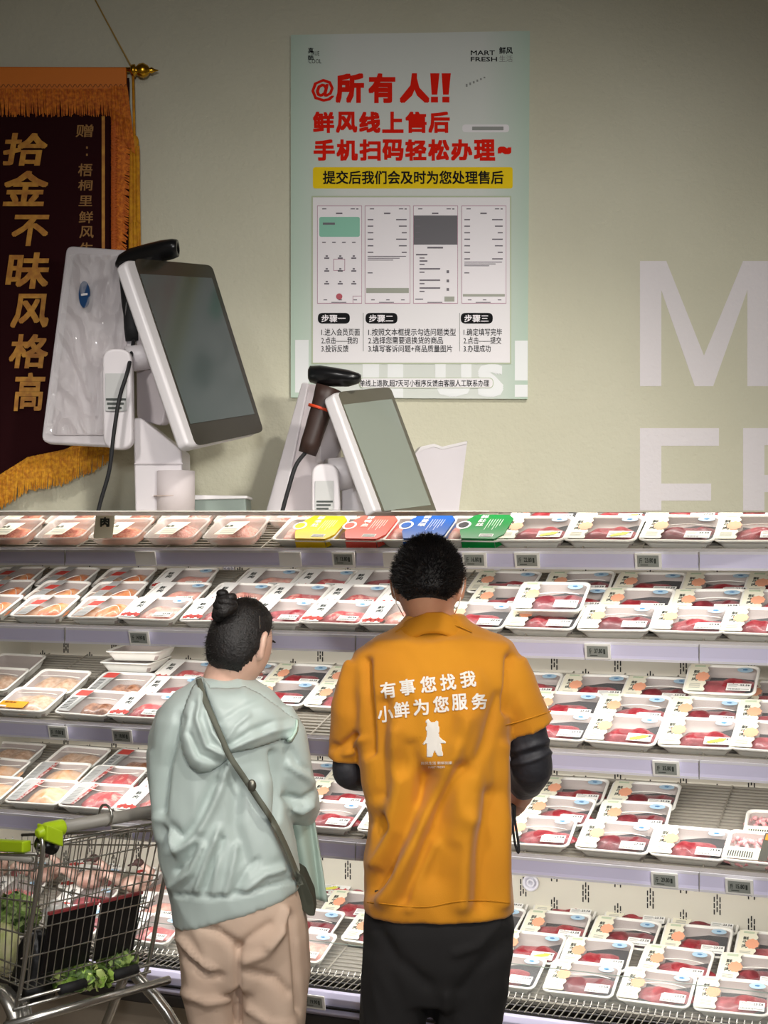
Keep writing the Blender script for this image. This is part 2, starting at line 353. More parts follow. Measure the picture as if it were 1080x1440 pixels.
for j in range(nz):
    for i in range(nx): a = j * (nx + 1) + i; fs.append((a, a + 1, a + nx + 2, a + nx + 1))
o = obj('velvet_cloth', new_mesh('velvet_cloth', vs, fs, velvet, True)); md = o.modifiers.new('s', 'SOLIDIFY'); md.thickness = .003; KP(o)
mb = MB(); mb.prism([U(x, y, BY - .012) for x, y in ((-400, 92), (177, 94), (178, 126), (-400, 126))], (0, .016, 0)); KP(mb.build('top_hem', orh, bevel=.003))
mb = MB()
for i in range(300):
    x = -130 + i * 1.03; mb.tube([U(x, 120.5 + 2.2 * math.sin(i * .9), BY - .0135), U(x + 1.05, 120.5 + 2.2 * math.sin((i + 1) * .9), BY - .0135)], .0009, 4, False)
KP(mb.build('braid', mat('braid gold', (150, 84, 20), .6))); KP(MB().tube([U(-420, 98, BY), U(190, 98, BY)], .006, 10).build('rod', brass, None, True))
def fringe(nm, m, n, top, bottom, r, Yoff=-.014, jit=1.5):
    mb = MB(); rnd = random.Random(3)
    for i in range(n):
        t = i / (n - 1); a = top(t); b = bottom(t); j = rnd.uniform(-jit, jit); k = rnd.uniform(-jit * 2, jit * 2)
        mb.tube([U(*a, BY + Yoff + rnd.uniform(-.003, .003)), U((a[0] + b[0]) / 2 + j * .5, (a[1] + b[1]) / 2, BY + Yoff - .004), U(b[0] + j, b[1] + k, BY + Yoff)], [r, r * 1.05, r * .5], 4, False)
    o = KP(mb.build(nm, m, None, True)); o['kind'] = 'stuff'; return o
fringe('top_fringe', orf, 420, lambda t: (-390 + 566 * t, 125), lambda t: (-390 + 568 * t, 162), .0022)
fringe('bottom_fringe', goldf, 460, lambda t: (-390 + 545 * t, bot(-390 + 545 * t) - 4), lambda t: (-393 + 546 * t, bot(-390 + 545 * t) + 36), .0024)
fringe('bottom_braid', goldf, 300, lambda t: (-390 + 545 * t, bot(-390 + 545 * t) - 12), lambda t: (-390 + 545 * t, bot(-390 + 545 * t) - 2), .003, jit=.4)
fringe('side_fringe', orf, 260, lambda t: (160, 150 + 455 * t), lambda t: (180 + 5 * math.sin(t * 9), 162 + 455 * t), .003)
fringe('side_hem', mat('dark orange fringe', (190, 92, 24), .7), 200, lambda t: (157, 150 + 455 * t), lambda t: (165, 152 + 455 * t), .003, Yoff=-.02, jit=.5)
fringe('corner_tuft', orf, 60, lambda t: (158 + 20 * t, 122), lambda t: (160 + 30 * t, 185 + 30 * t), .0028, Yoff=-.022)
fringe('tassel', ylw, 30, lambda t: (184 + 11 * t, 205), lambda t: (182 + 16 * t, 420), .003, Yoff=-.012)
KP(MB().ball(U(189, 200, BY - .012), (.011, .008, .018)).build('tassel_knot', ylw, None, True))
KP(MB().tube([U(187, 102, BY), U(188, 150, BY - .01), U(189, 196, BY - .012)], .0035, 6).build('tassel_cord', ylw, None, True))
KP(MB().tube([U(186, 96, BY), U(150, 30, WY - .005), U(118, -30, WY - .005)], .0018, 6).build('hanging_cord', mat('straw cord', (176, 140, 70), .7), None, True))
fin = MB(); c0 = U(183, 99, BY - .004); pr = [(0, .004), (.004, .014), (.012, .015), (.014, .009), (.022, .016), (.032, .018), (.042, .013), (.047, .006), (.052, .008), (.058, .004), (.068, .001)]
fin.loft([[c0 + Vector((d, r * math.cos(t * math.pi / 6), r * math.sin(t * math.pi / 6))) for t in range(12)] for d, r in pr]); KP(fin.build('finial', brass, None, True))
KP(rect_on('gold_stripe', 143, 163, 147.5, 640, BY - .007, gold)); 
for ch, b in zip('拾金不昧风格高', ((5, 187, 66, 233), (5, 240, 67, 290), (17, 302, 68, 346), (10, 355, 70, 406), (17, 413, 70, 461), (14, 470, 68, 518), (20, 524, 62, 578))): KP(text_on('gold_character', ch, *b, BY - .009, gold, None, .026, .12))
for ch, b in (('赠', (107, 175, 131, 193)), ('梧', (110, 230, 130, 248)), ('桐', (110, 253, 130, 268)), ('里', (111, 275, 130, 290)), ('鲜', (111, 297, 131, 314)), ('风', (112, 318, 132, 335)), ('生', (112, 341, 131, 357)), ('活', (112, 362, 131, 379))): KP(text_on('small_gold_character', ch, *b, BY - .009, mat('dull gold', (150, 104, 44), .5), None, .012, .06))
for y in (206, 216): KP(rect_on('dot', 121, y, 123.5, y + 3, BY - .009, MATS['dull gold']))
# ------------------------------------------------------------------ refrigerated display case
U0, U1 = -1.62, 1.18; VB = .60
RZ = [1.692, 1.453, 1.155, .866, .440]            # rail tops
TILT = [math.radians(a) for a in (20, 17, 16, 13, 12)]
V0 = [.025, .025, .025, .025, .13]                # where the packs start
case = thing('display_case', 'long white refrigerated meat display case with lilac price rails behind the two people', 'display case', CH(-.2, 0, 0)); 
def KC(o): return child_keep(o, case)
casew = mat('cream case panel', (206, 201, 186), .5); base_m = mat('beige base panel', (150, 138, 122), .6); railm = mat('lilac price rail', (208, 204, 230), .35); raill = mat('white rail edge', (222, 220, 228), .3)
steel = mat('brushed steel', (150, 145, 136), .5, metal=.2); darkm = mat('dark slot', (30, 28, 26), .7); wire = mat('shelf wire', (176, 170, 158), .45, metal=.3); bumper = mat('dark bumper', (46, 42, 40), .6)
def cbox(mb, u0, u1, v0, v1, z0, z1): return mb.box(u0, u1, v0, v1, z0, z1, lambda p: CH(p.x, p.y, p.z))
KC(cbox(MB(), U0, U1, VB, VB + .05, .30, 1.98).build('back_panel', casew))
KC(cbox(MB(), U0, U1, 0, VB + .05, 1.98, 2.06).build('canopy', casew))
KC(cbox(MB(), U0, U1, .03, .10, 1.94, 1.965).build('lamp_housing', mat('lamp tube', (255, 250, 240), .4, emit=2.0)))
for u in (U0 - .04, U1): KC(cbox(MB(), u, u + .04, -.02, VB + .05, 0, 2.06).build('end_panel', casew))
KC(cbox(MB(), U0, U1, .06, VB, .04, .30).build('base_panel', base_m)); KC(cbox(MB(), U0, U1, .03, .06, .04, .34).build('kick_panel', base_m))
KC(cbox(MB(), U0, U1, -.035, .03, .335, .372).build('bumper_rail', bumper, bevel=.008))
mb = MB(); pr = [(-.005, .438), (-.03, .44), (-.042, .425), (-.036, .40), (-.046, .385), (-.03, .372), (-.005, .372)]
mb.prism([CH(U0, a, b) for a, b in pr], CH(U1, 0, 0) - CH(U0, 0, 0)); KC(mb.build('front_rail', railm, bevel=.003))
KC(cbox(MB(), U0, U1, -.048, -.03, .398, .404).build('rail_groove', blackp))
# slots of the back panel: staggered groups of short dark slits
mb = MB()
gi = 0; u = U0 + .05
while u < U1 - .03:
    z = .52 + (.055 if gi % 2 else 0)
    while z < 1.9:
        for k in range(3):
            for j in range(3):
                zz = z + j * .019 - .028 + (k % 2) * .008
                cbox(mb, u + (k - 1) * .0085, u + (k - 1) * .0085 + .0036, VB - .0015, VB + .004, zz, zz + .015)
        z += .11
    u += .1; gi += 1
o = KC(mb.build('vent_slots', darkm)); o['kind'] = 'stuff'
for (px, py, R) in ((323, 800, .021), (747, 1241, .026), (700, 795, .016)):
    u = u_at(px, VB); Yp = CH(u, VB, 0).y; z = EYE - (py - HY) / F * Yp; mb = MB(); n = 24
    for r0, r1, d in ((R, R * .72, .010), (R * .5, R * .28, .012)):
        rings = [[CH(u + r * math.cos(2 * math.pi * t / n), VB - dd, z + r * math.sin(2 * math.pi * t / n)) for t in range(n)] for r, dd in ((r0, 0), (r0, d), (r1, d), (r1, .002))]
        mb.loft(rings)
    KC(mb.build('round_port', raill, None, True))
for i in range(5):
    z = RZ[i]; ta = TILT[i]; v0 = V0[i] - .02; L = (VB - .03 - v0) / math.cos(ta)
    def D_(p, v0=v0, z=z, ta=ta): return CH(p.x, v0 + p.y * math.cos(ta) - p.z * math.sin(ta), z + p.y * math.sin(ta) + p.z * math.cos(ta))
    KC(MB().box(U0, U1, 0, L, -.012, -.006, D_).build('shelf_deck', steel))
    mb = MB(); k = 0
    while k * .022 < L: mb.box(U0, U1, k * .022, k * .022 + .004, -.006, -.001, D_); k += 1
    uu = U0 + .1
    while uu < U1: mb.box(uu, uu + .004, 0, L, -.004, .0005, D_); uu += .16
    o = KC(mb.build('shelf_wires', wire)); o['kind'] = 'stuff'
    if i < 4:
        mb = MB(); s = .004 * (i == 0)
        mb.prism([CH(U0, a, z + b) for a, b in ((.004, -.004), (-.008, -.004), (-.012, -.007), (-.014, -.036), (-.018, -.046), (-.006, -.049), (.004, -.046))], CH(U1, 0, 0) - CH(U0, 0, 0)); KC(mb.build('price_rail', railm))
        KC(cbox(MB(), U0, U1, -.019, -.013, z - .049, z - .043).build('rail_lip', raill)); KC(cbox(MB(), U0, U1, -.013, -.007, z - .008, z - .001).build('rail_lip', raill))
        KC(cbox(MB(), U0, U1, .002, .006, z - .004, z + .007).build('shelf_stop', mat('clear shelf stop', (214, 210, 206), .1, alpha=.45)))
        for uj in (-1.05, -.08, .88): KC(cbox(MB(), uj - .001, uj + .001, -.0196, .004, z - .049, z - .001).build('rail_joint', grey_pl))
# air grille in front of the lowest deck
KC(cbox(MB(), U0, U1, 0, .12, .40, .405).build('grille_trough', darkm))
mb = MB(); uu = U0
while uu < U1:
    mb.tube([CH(uu, .0, .441), CH(uu + .002, .045, .444), CH(uu + .004, .095, .447), CH(uu + .004, .112, .458)], .0024, 4, False); uu += .0195
for v, z in ((.02, .438), (.06, .441), (.10, .450)): mb.tube([CH(U0, v, z), CH(U1, v, z)], .002, 4, False)
o = KC(mb.build('air_grille', chrome)); o['kind'] = 'stuff'
KC(cbox(MB(), U0, U1, .116, .119, .44, .535).build('glass_lip', mat('lip glass', (235, 245, 240), .02, alpha=.06, spec=.6)))
KC(MB().tube([CH(U0, .1175, .535), CH(U1, .1175, .535)], .0014, 5).build('glass_edge', mat('glass edge', (120, 132, 124), .2)))
# ------------------------------------------------------------------ price tags
lcd = mat('tag display', (150, 154, 148), .3)
TAGS = [(0, 206, None), (0, 409, None), (0, 484, '13.80'), (0, 556, None), (0, 668, '16.80'), (0, 742, '22.80'), (0, 912, '23.80'), (1, 197, '14.80'), (1, 841, '37.80'), (2, 83, '19.80'), (2, 173, '18.80'), (2, 937, '35.80'), (3, 172, '12.80'), (3, 935, '29.80'), (3, 1040, '15.80'), (4, 448, '19.90')]
TW = ['top', 'second', 'third', 'fourth', 'lowest']
def tagpos(i, px):
    v = -.02; u = u_at(px, v); z = (RZ[i] - .026) if i < 4 else .415; return u, (v if i < 4 else -.05), z
cnt = {}
for i, px, s in TAGS:
    u, v, z = tagpos(i, px)
    lab = {206: 'blank white shelf tag below the mince tubs, left end of the top rail', 409: 'blank white shelf tag on the top rail, left of the yellow carton', 484: 'small grey display tag below the coral carton, left of the man', 556: 'blank white shelf tag beside the man\'s hair, below the blue carton', 668: 'small grey display tag right of the man\'s hair, below the green carton', 742: 'grey display tag under the first beef tray of the top shelf', 912: 'grey display tag at the far right of the top rail', 197: 'grey display tag left of the woman\'s bun', 841: 'grey display tag above the right shoulder side, right of the mustard shirt', 83: 'grey display tag under the yellow-labelled tray at the left', 173: 'grey display tag just left of the mint jacket shoulder', 937: 'grey display tag under the pair of beef trays right of the man\'s elbow', 172: 'display tag half hidden behind the trolley handle', 935: 'grey display tag left of the pink roll trays, near the right edge', 1040: 'grey display tag under the pink roll trays', 448: 'white display tag low down between the beige and the black trousers'}[px]
    t = thing('price_tag', lab, 'price tag', CH(u, v, z - .02), 'shelf price tags'); 
    lean = lambda p, u=u, v=v, z=z: CH(u + p.x, v - p.z * .25 - p.y, z + p.z)
    h = .021; w = .035
    mb = MB().box(-w, w, 0, .007, -h, h, lean); child_keep(mb.build('tag_frame', whitel, bevel=.002), t)
    if s:
        child_keep(MB().box(-w + .007, w - .007, .0075, .008, -h + .006, h - .006, lean).build('display', lcd), t)
        for body, a, b, c, d in ((s, -.008, .014, -.004, .008), ('斤', -.023, -.015, -.006, .008)):
            V, Fs, _ = text_mesh(body, .03)
            child_keep(obj('lettering', new_mesh('lettering', [lean(Vector((a + q[0] * (b - a), .0086 + q[2], c + q[1] * (d - c)))) for q in V], Fs, inkm)), t)
        child_keep(MB().box(-.02, .0, .0083, .0086, -.011, -.009, lean).box(.016, .021, .0083, .0086, -.006, .007, lean).build('print_line', inkm), t)
# ------------------------------------------------------------------ meat packs
TWD, TDP, THT = .200, .151, .035
def rr(a, b, r, z, n=10, wav=0, y0=0):
    out = []
    for cx, cy, s in ((a - r, b - r, 0), (-a + r, b - r, 1), (-a + r, -b + r, 2), (a - r, -b + r, 3)):
        for k in range(n): t = (s + k / (n - 1)) * math.pi / 2; out.append([cx + r * math.cos(t), cy + r * math.sin(t)])
    # resample evenly
    P = np.array(out + [out[0]]); d = np.r_[0, np.cumsum(np.hypot(*np.diff(P, axis=0).T))]; N_ = 88
    s = np.linspace(0, d[-1], N_, endpoint=False); X = np.interp(s, d, P[:, 0]); Y = np.interp(s, d, P[:, 1])
    if wav:
        q = 1 + wav * np.sign(np.sin(np.arange(N_) * 2 * math.pi / 4 + .01)); X = X * q; Y = Y * q
    return [Vector((x, y + y0, z)) for x, y in zip(X, Y)]
def tray_mesh(nm, w, d, h, m, floor_m=None):
    a, b = w / 2, d / 2; mb = MB()
    mb.loft([rr(a - .020, b - .020, .015, 0), rr(a - .018, b - .018, .016, .003), rr(a - .010, b - .010, .018, h * .5, wav=.006), rr(a - .006, b - .006, .018, h - .006, wav=.004), rr(a, b, .020, h - .005), rr(a + .0005, b + .0005, .020, h - .002), rr(a - .003, b - .003, .018, h), rr(a - .007, b - .007, .016, h - .001), rr(a - .009, b - .009, .016, h - .006), rr(a - .014, b - .014, .015, h * .45, wav=-.006), rr(a - .021, b - .021, .012, .005)])
    me = mb.mesh(nm, m, True)
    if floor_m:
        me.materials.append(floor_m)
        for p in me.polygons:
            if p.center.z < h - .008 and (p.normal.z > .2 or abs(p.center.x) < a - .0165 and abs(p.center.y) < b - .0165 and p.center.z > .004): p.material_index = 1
    return me
def grid_patch(w, d, fz, nx=10, ny=8, cx=0, cy=0):
    vs = [Vector((cx + (i / nx - .5) * w, cy + (j / ny - .5) * d, fz(cx + (i / nx - .5) * w, cy + (j / ny - .5) * d))) for j in range(ny + 1) for i in range(nx + 1)]
    fs = [(j * (nx + 1) + i, j * (nx + 1) + i + 1, (j + 1) * (nx + 1) + i + 1, (j + 1) * (nx + 1) + i) for j in range(ny) for i in range(nx)]
    return vs, fs
def blob(nm, m, cx, cy, a, b, h, z0, seed, rough=.25, n=30, k=7, sx=1):
    rnd = random.Random(seed); ph = [rnd.uniform(0, 6.28) for _ in range(6)]; vs = []; fs = []
    for i in range(k + 1):
        t = i / k
        for j in range(n):
            g = 2 * math.pi * j / n; R = 1 + rough * (.5 * math.sin(2 * g + ph[0]) + .3 * math.sin(3 * g + ph[1]) + .22 * math.sin(5 * g + ph[2]) + .15 * math.sin(9 * g + ph[3]))
            p = 2.6; q = (abs(math.cos(g)) ** p + abs(math.sin(g)) ** p) ** (-1 / p)
            x = cx + a * R * q * math.cos(g) * (1 - t); y = cy + b * R * q * math.sin(g) * (1 - t)
            z = z0 + h * (1 - (1 - t) ** 3) * (1 + .25 * math.sin(x * 70 + ph[4]) + .15 * noise.noise(Vector((x * 60, y * 60, seed)))) if i else z0
            vs.append(Vector((x, y, z)))
    for i in range(k):
        for j in range(n): q = (j + 1) % n; fs.append((i * n + j, i * n + q, (i + 1) * n + q, (i + 1) * n + j))
    return new_mesh(nm, vs, fs, m, True)
def flat(poly, z, m, nm, t=.0006):
    mb = MB(); mb.prism([Vector((x, y, z)) for x, y in poly], (0, 0, t)); me = mb.mesh(nm, m); return me
def rectp(x0, x1, y0, y1): return [(x0, y0), (x1, y0), (x1, y1), (x0, y1)]
def ell(cx, cy, a, b, n=18, wav=0, wn=8): return [(cx + a * (1 + wav * math.sin(wn * 2 * math.pi * i / n)) * math.cos(2 * math.pi * i / n), cy + b * (1 + wav * math.sin(wn * 2 * math.pi * i / n)) * math.sin(2 * math.pi * i / n)) for i in range(n)]
def flat_text(body, x0, x1, y0, y1, z, m, off=0.0, rot=False, nm='lettering'):
    V, Fs, _ = text_mesh(body, off, 1)
    if rot: vs = [Vector((x0 + (1 - v[1]) * (x1 - x0), y0 + v[0] * (y1 - y0), z + v[2])) for v in V]
    else: vs = [Vector((x0 + v[0] * (x1 - x0), y0 + v[1] * (y1 - y0), z + v[2])) for v in V]
    return new_mesh(nm, vs, Fs, m)
def merge(nm, mes, m):
    mb = MB()
    for me in mes: mb.add([v.co for v in me.vertices], [tuple(p.vertices) for p in me.polygons])
    return mb.mesh(nm, m)
def lines(rects, z, m, nm='print_lines'):
    mb = MB()
    for x0, x1, y0, y1 in rects: mb.add([(x0, y0, z), (x1, y0, z), (x1, y1, z), (x0, y1, z)], [(0, 1, 2, 3)])
    return mb.mesh(nm, m)
A_, B_ = TWD / 2, TDP / 2; ZF = THT - .001; ZL = THT + .0012
filmv, filmf = grid_patch(TWD - .010, TDP - .010, lambda x, y: ZF - .0035 * math.cos(x * 15) * math.cos(y * 20) + .0012 * noise.noise(Vector((x * 40, y * 40, 2))), 16, 12)
FILM = new_mesh('wrap_film', filmv, filmf, film, True)
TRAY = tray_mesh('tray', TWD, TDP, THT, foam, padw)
def price_label(cx=.052, cy=-.042, w=.066, h=.036, yellow=False):
    x0, x1, y0, y1 = cx - w / 2, cx + w / 2, cy - h / 2, cy + h / 2
    r = [(x0 + .004 + i * .0028, x0 + .0055 + i * .0028 + (i % 3) * .0004, y0 + .003, y0 + .010) for i in range(12)]
    r += [(x0 + .004, x0 + .03, y1 - .007, y1 - .005), (x0 + .004, x0 + .036, y1 - .012, y1 - .0105), (x0 + .004, x0 + .028, y1 - .017, y1 - .0155), (x1 - .028, x1 - .004, y0 + .006, y0 + .0085)]
    out = [('price_label', flat(rectp(x0, x1, y0, y1), ZL, whitel, 'price_label'), 0), ('print_lines', lines(r, ZL + .0009, inkl), 'price_label'), ('lettering', flat_text('23.58', x1 - .03, x1 - .004, y1 - .014, y1 - .005, ZL + .0009, inkm, .02), 'price_label')]
    if yellow: out.append(('discount_sticker', flat([(x0 + .012, y0 + .002), (x0 + .05, y0 + .016), (x0 + .056, y0 + .028), (x0 + .044, y0 + .03), (x0 + .008, y0 + .012)], ZL + .0011, mat('lime sticker', (226, 226, 92), .5), 'discount_sticker'), 'price_label'))
    return out
def beef_front(chars='鲜牛肉'):
    x0, x1 = -A_ + .006, -A_ + .058
    edge = [(x1 + .003 * math.sin(k * 1.1), -B_ + .008 + (TDP - .016) * k / 24) for k in range(25)]
    P = [(x0, -B_ + .008)] + edge + [(x0, B_ - .008)]
    tx = [flat_text(c, x0 + .013, x0 + .029, .020 - k * .019, .037 - k * .019, ZL + .0009, inkm, .015) for k, c in enumerate(chars)]
    return [('brand_label', flat(P, ZL, cream, 'brand_label'), 0), ('lettering', merge('lettering', tx, inkm), 'brand_label'), ('cartoon_patch', flat(ell(x1 - .011, .004, .019, .023, 40, .07, 9), ZL + .001, orange, 'cartoon_patch'), 'brand_label'),
            ('green_band', flat(rectp(x0 + .012, x0 + .042, B_ - .022, B_ - .013), ZL + .0008, creamg, 'green_band'), 'brand_label'), ('print_lines', lines([(x0 + .01, x0 + .04, -.035 - i * .006, -.033 - i * .006) for i in range(4)], ZL + .0009, inkl), 'brand_label')]
def sticker(): return [('round_sticker', flat(ell(A_ - .040, B_ - .030, .022, .0125, 24), ZL + .0004, blues, 'round_sticker'), 0), ('sticker_print', flat(ell(A_ - .040, B_ - .030, .008, .004, 5), ZL + .0014, blued, 'sticker_print'), 'round_sticker')]
def pork_front():
    x0 = -A_ + .004; P = [(x0 + .004, -B_ + .008), (x0 + .062, -B_ + .008), (x0 + .068, B_ - .008), (x0 + .018, B_ - .008)]
    tx = [flat_text(c, x0 + .026 + .002 * k, x0 + .046 + .002 * k, .018 - k * .022, .038 - k * .022, ZL + .0009, inkm, .02) for k, c in enumerate('鲜肉')]
    fl = [ell(x0 + .014 + .012 * i, -B_ + .022 + .006 * (i % 2), .009, .010, 20, .2, 5) for i in range(5)]
    mb = MB()
    for q in fl: mb.prism([Vector((x, y, ZL + .0009)) for x, y in q], (0, 0, .0004))
    return [('brand_label', flat(P, ZL, whitel, 'brand_label'), 0), ('lettering', merge('lettering', tx, inkm), 'brand_label'), ('red_flower_print', mb.mesh('red_flower_print', redp), 'brand_label')]
def swoosh(x0=-.08, x1=.08, y=.02, up=.012, nm='film_crease'):
    mb = MB(); n = 16
    pts = [Vector((x0 + (x1 - x0) * i / n, y + up * math.sin(i / n * 3.0), ZL)) for i in range(n + 1)]
    mb.tube(pts, [.0003] + [.0013] * (n - 1) + [.0003], 5); return [(nm, mb.mesh(nm, foam, True), 0)]
KINDS = {}
def kind(key, parts): KINDS[key] = parts
for s in range(5):
    md_ = (beef, beefd)[s % 2 if s != 3 else 0]
    kind('beef%d' % s, [('tray', TRAY, 0), ('absorbent_pad', flat([(-.035, -.05), (.085, -.05), (.085, .048 - .012 * (s % 3)), (.03, .050 - .01 * s), (-.035, .030 - .012 * (s % 2))], .008, padm, 'absorbent_pad', .010), 0), ('meat', blob('meat', md_, .016 + .006 * (s - 2), -.016 + .004 * (s % 2), .066 + .005 * (s % 3), .036 + .004 * (s % 2), .016, .0175, s), 0), ('wrap_film', FILM, 0)] + beef_front() + sticker() + price_label(yellow=(s == 3)) + (swoosh(-.04, .08, .005, .01) if s in (1, 4) else []))
    mp = (pork, porkr, porkr, beef, pork)[s]
    kind('pork%d' % s, [('tray', TRAY, 0), ('meat', blob('meat', mp, .022, -.008, .070, .046 - .004 * (s % 3), .017, .014, s + 20), 0), ('wrap_film', FILM, 0)] + pork_front() + sticker() + price_label(.05, -.044, .06, .030))
kind('plain', [('tray', TRAY, 0), ('wrap_film', FILM, 0)])
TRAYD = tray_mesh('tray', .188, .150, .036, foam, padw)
def band(m1, m2):
    x0, x1 = -.05, -.012
    return [('brand_label', flat([(x0 - .02, -.068), (x1 - .018, -.068), (x1 + .012, .066), (x0 + .014, .066)], ZL + .002, m1, 'brand_label'), 0), ('print_patch', flat([(x0 - .004, .002), (x1 - .006, .002), (x1 + .006, .03), (x0 + .006, .03)], ZL + .0032, m2, 'print_patch'), 'brand_label'), ('print_lines', lines([(x0 - .012 + i * .002, x1 - .02 + i * .002, -.06 + i * .009, -.057 + i * .009) for i in range(6)], ZL + .0031, inkl), 'brand_label')]
kind('wing', [('tray', TRAYD, 0), ('meat', blob('meat', orangem, .035, -.01, .050, .055, .018, .016, 3, .12), 0), ('meat', blob('meat', chick, -.055, -.01, .034, .05, .016, .014, 4, .1), 0), ('wrap_film', FILM, 0)] + band(greyl, redp) + swoosh(-.085, -.05, -.03, .02) + swoosh(.0, .08, -.045, .05))
kind('offal', [('tray', TRAY, 0), ('meat', blob('meat', beigem, .0, -.004, .084, .058, .018, .014, 5, .08), 0), ('wrap_film', FILM, 0)] + swoosh(-.08, .085, .02, .008))
kind('offal_yellow', [('tray', TRAY, 0), ('meat', blob('meat', beigem, .0, -.004, .084, .058, .018, .014, 6, .08), 0), ('wrap_film', FILM, 0), ('brand_label', flat(rectp(-.088, .012, -.062, -.022), ZL, yellowl, 'brand_label'), 0), ('lettering', flat_text('鲜鸡胗', -.075, -.03, -.035, -.026, ZL + .0009, mat('brown ink', (150, 70, 20), .5), .01), 'brand_label'), ('print_patch', flat(rectp(-.084, -.055, -.06, -.05), ZL + .0009, whitel, 'print_patch'), 'brand_label')] + swoosh(-.07, .085, .03, .008))
def grey_front(): return [('brand_label', flat([(-.092, -.064), (-.045, -.064), (-.038, .02), (-.03, .064), (-.086, .064)], ZL, greyl, 'brand_label'), 0), ('red_print', flat([(-.082, .03), (-.036, .03), (-.032, .062), (-.078, .062)], ZL + .0009, redp, 'red_print'), 'brand_label'), ('dark_print', flat([(-.058, -.055), (-.045, -.055), (-.037, .02), (-.05, .02)], ZL + .0009, inkl, 'dark_print'), 'brand_label'), ('print_lines', lines([(-.086, -.062, -.05 + i * .009, -.046 + i * .009) for i in range(8)], ZL + .0011, inkm), 'brand_label')]
kind('giblet', [('tray', TRAY, 0), ('meat', blob('meat', brownm, .03, -.016, .060, .040, .018, .014, 7, .12), 0), ('wrap_film', FILM, 0)] + grey_front() + swoosh(-.03, .085, .018, .004))
def red_front(): return [('brand_label', flat([(-.092, -.064), (-.055, -.064), (-.035, .064), (-.086, .064)], ZL, greyl, 'brand_label'), 0), ('red_print', flat([(-.055, -.064), (-.043, -.064), (-.022, .064), (-.038, .064)], ZL + .0002, mat('mottled red print', (160, 64, 60), .6, rgb2=(190, 176, 170), nscale=120, thr=(.45, .6)), 'red_print'), 'brand_label'), ('print_lines', lines([(-.086, -.06, -.05 + i * .009, -.046 + i * .009) for i in range(10)], ZL + .0009, inkl), 'brand_label')]
for s, m in enumerate((chick, chick, porkr)): kind('poultry%d' % s, [('tray', TRAY, 0), ('meat', blob('meat', m, .024, -.002, .070, .056, .018, .014, 8 + s, .08), 0), ('wrap_film', FILM, 0)] + red_front() + swoosh(-.05, .085, .035, -.012))
def rolls(seed):
    rnd = random.Random(seed); mb = MB()
    for i in range(26):
        cx, cy = -.08 + (i % 7) * .027, -.05 + (i // 7) * .032; g = rnd.uniform(0, 3); r = .013
        mb.tube([(cx + r * math.cos(g + t * .9), cy + r * math.sin(g + t * .9), .018 + .008 * math.sin(t + i)) for t in range(6)], .0065, 6)
    return mb.mesh('meat', pinkm, True)
def dark_band(): return [('brand_label', flat(rectp(-.09, .02, -.066, -.012), ZL, cream, 'brand_label'), 0), ('dark_print', flat(rectp(.0, .022, -.066, .066), ZL + .0009, mat('charcoal print', (84, 84, 76), .5), 'dark_print'), 'brand_label'), ('orange_print', flat(rectp(.004, .019, .03, .058), ZL + .0018, mat('amber print', (226, 140, 50), .5), 'orange_print'), 'brand_label'), ('print_lines', lines([(-.08 + i * .006, -.077 + i * .006, -.058, -.03) for i in range(11)], ZL + .0009, inkm), 'brand_label')]
kind('rolls', [('tray', TRAYD, 0), ('meat', rolls(2), 0), ('wrap_film', FILM, 0)] + dark_band())
cleartub = mat('clear tub', (222, 214, 206), .15, alpha=.5, spec=.7)
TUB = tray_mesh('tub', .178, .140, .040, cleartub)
lidv, lidf = grid_patch(.160, .122, lambda x, y: .040 + .0015 * math.cos(x * 30), 6, 6); LID = new_mesh('lid', lidv, lidf, film, True)
for s, m in enumerate((minceo, mince)):
    kind('tub%d' % s, [('tub', TUB, 0), ('meat', blob('meat', m, 0, 0, .072, .054, .026, .005, 11 + s, .06), 0), ('lid', LID, 0), ('cream_label', flat([(-.052, -.05), (.012, -.05), (.034, .03), (-.03, .03)], .0425, cream, 'cream_label'), 0), ('lettering', merge('lettering', [flat_text(c, -.036 + k * .014, -.024 + k * .014, -.006 + k * .003, .008 + k * .003, .0436, inkm, .01) for k, c in enumerate('肉馅')], inkm), 'cream_label'), ('print_lines', lines([(-.036, .012, -.04 + i * .008, -.038 + i * .008) for i in range(4)], .0436, inkl), 'cream_label')])
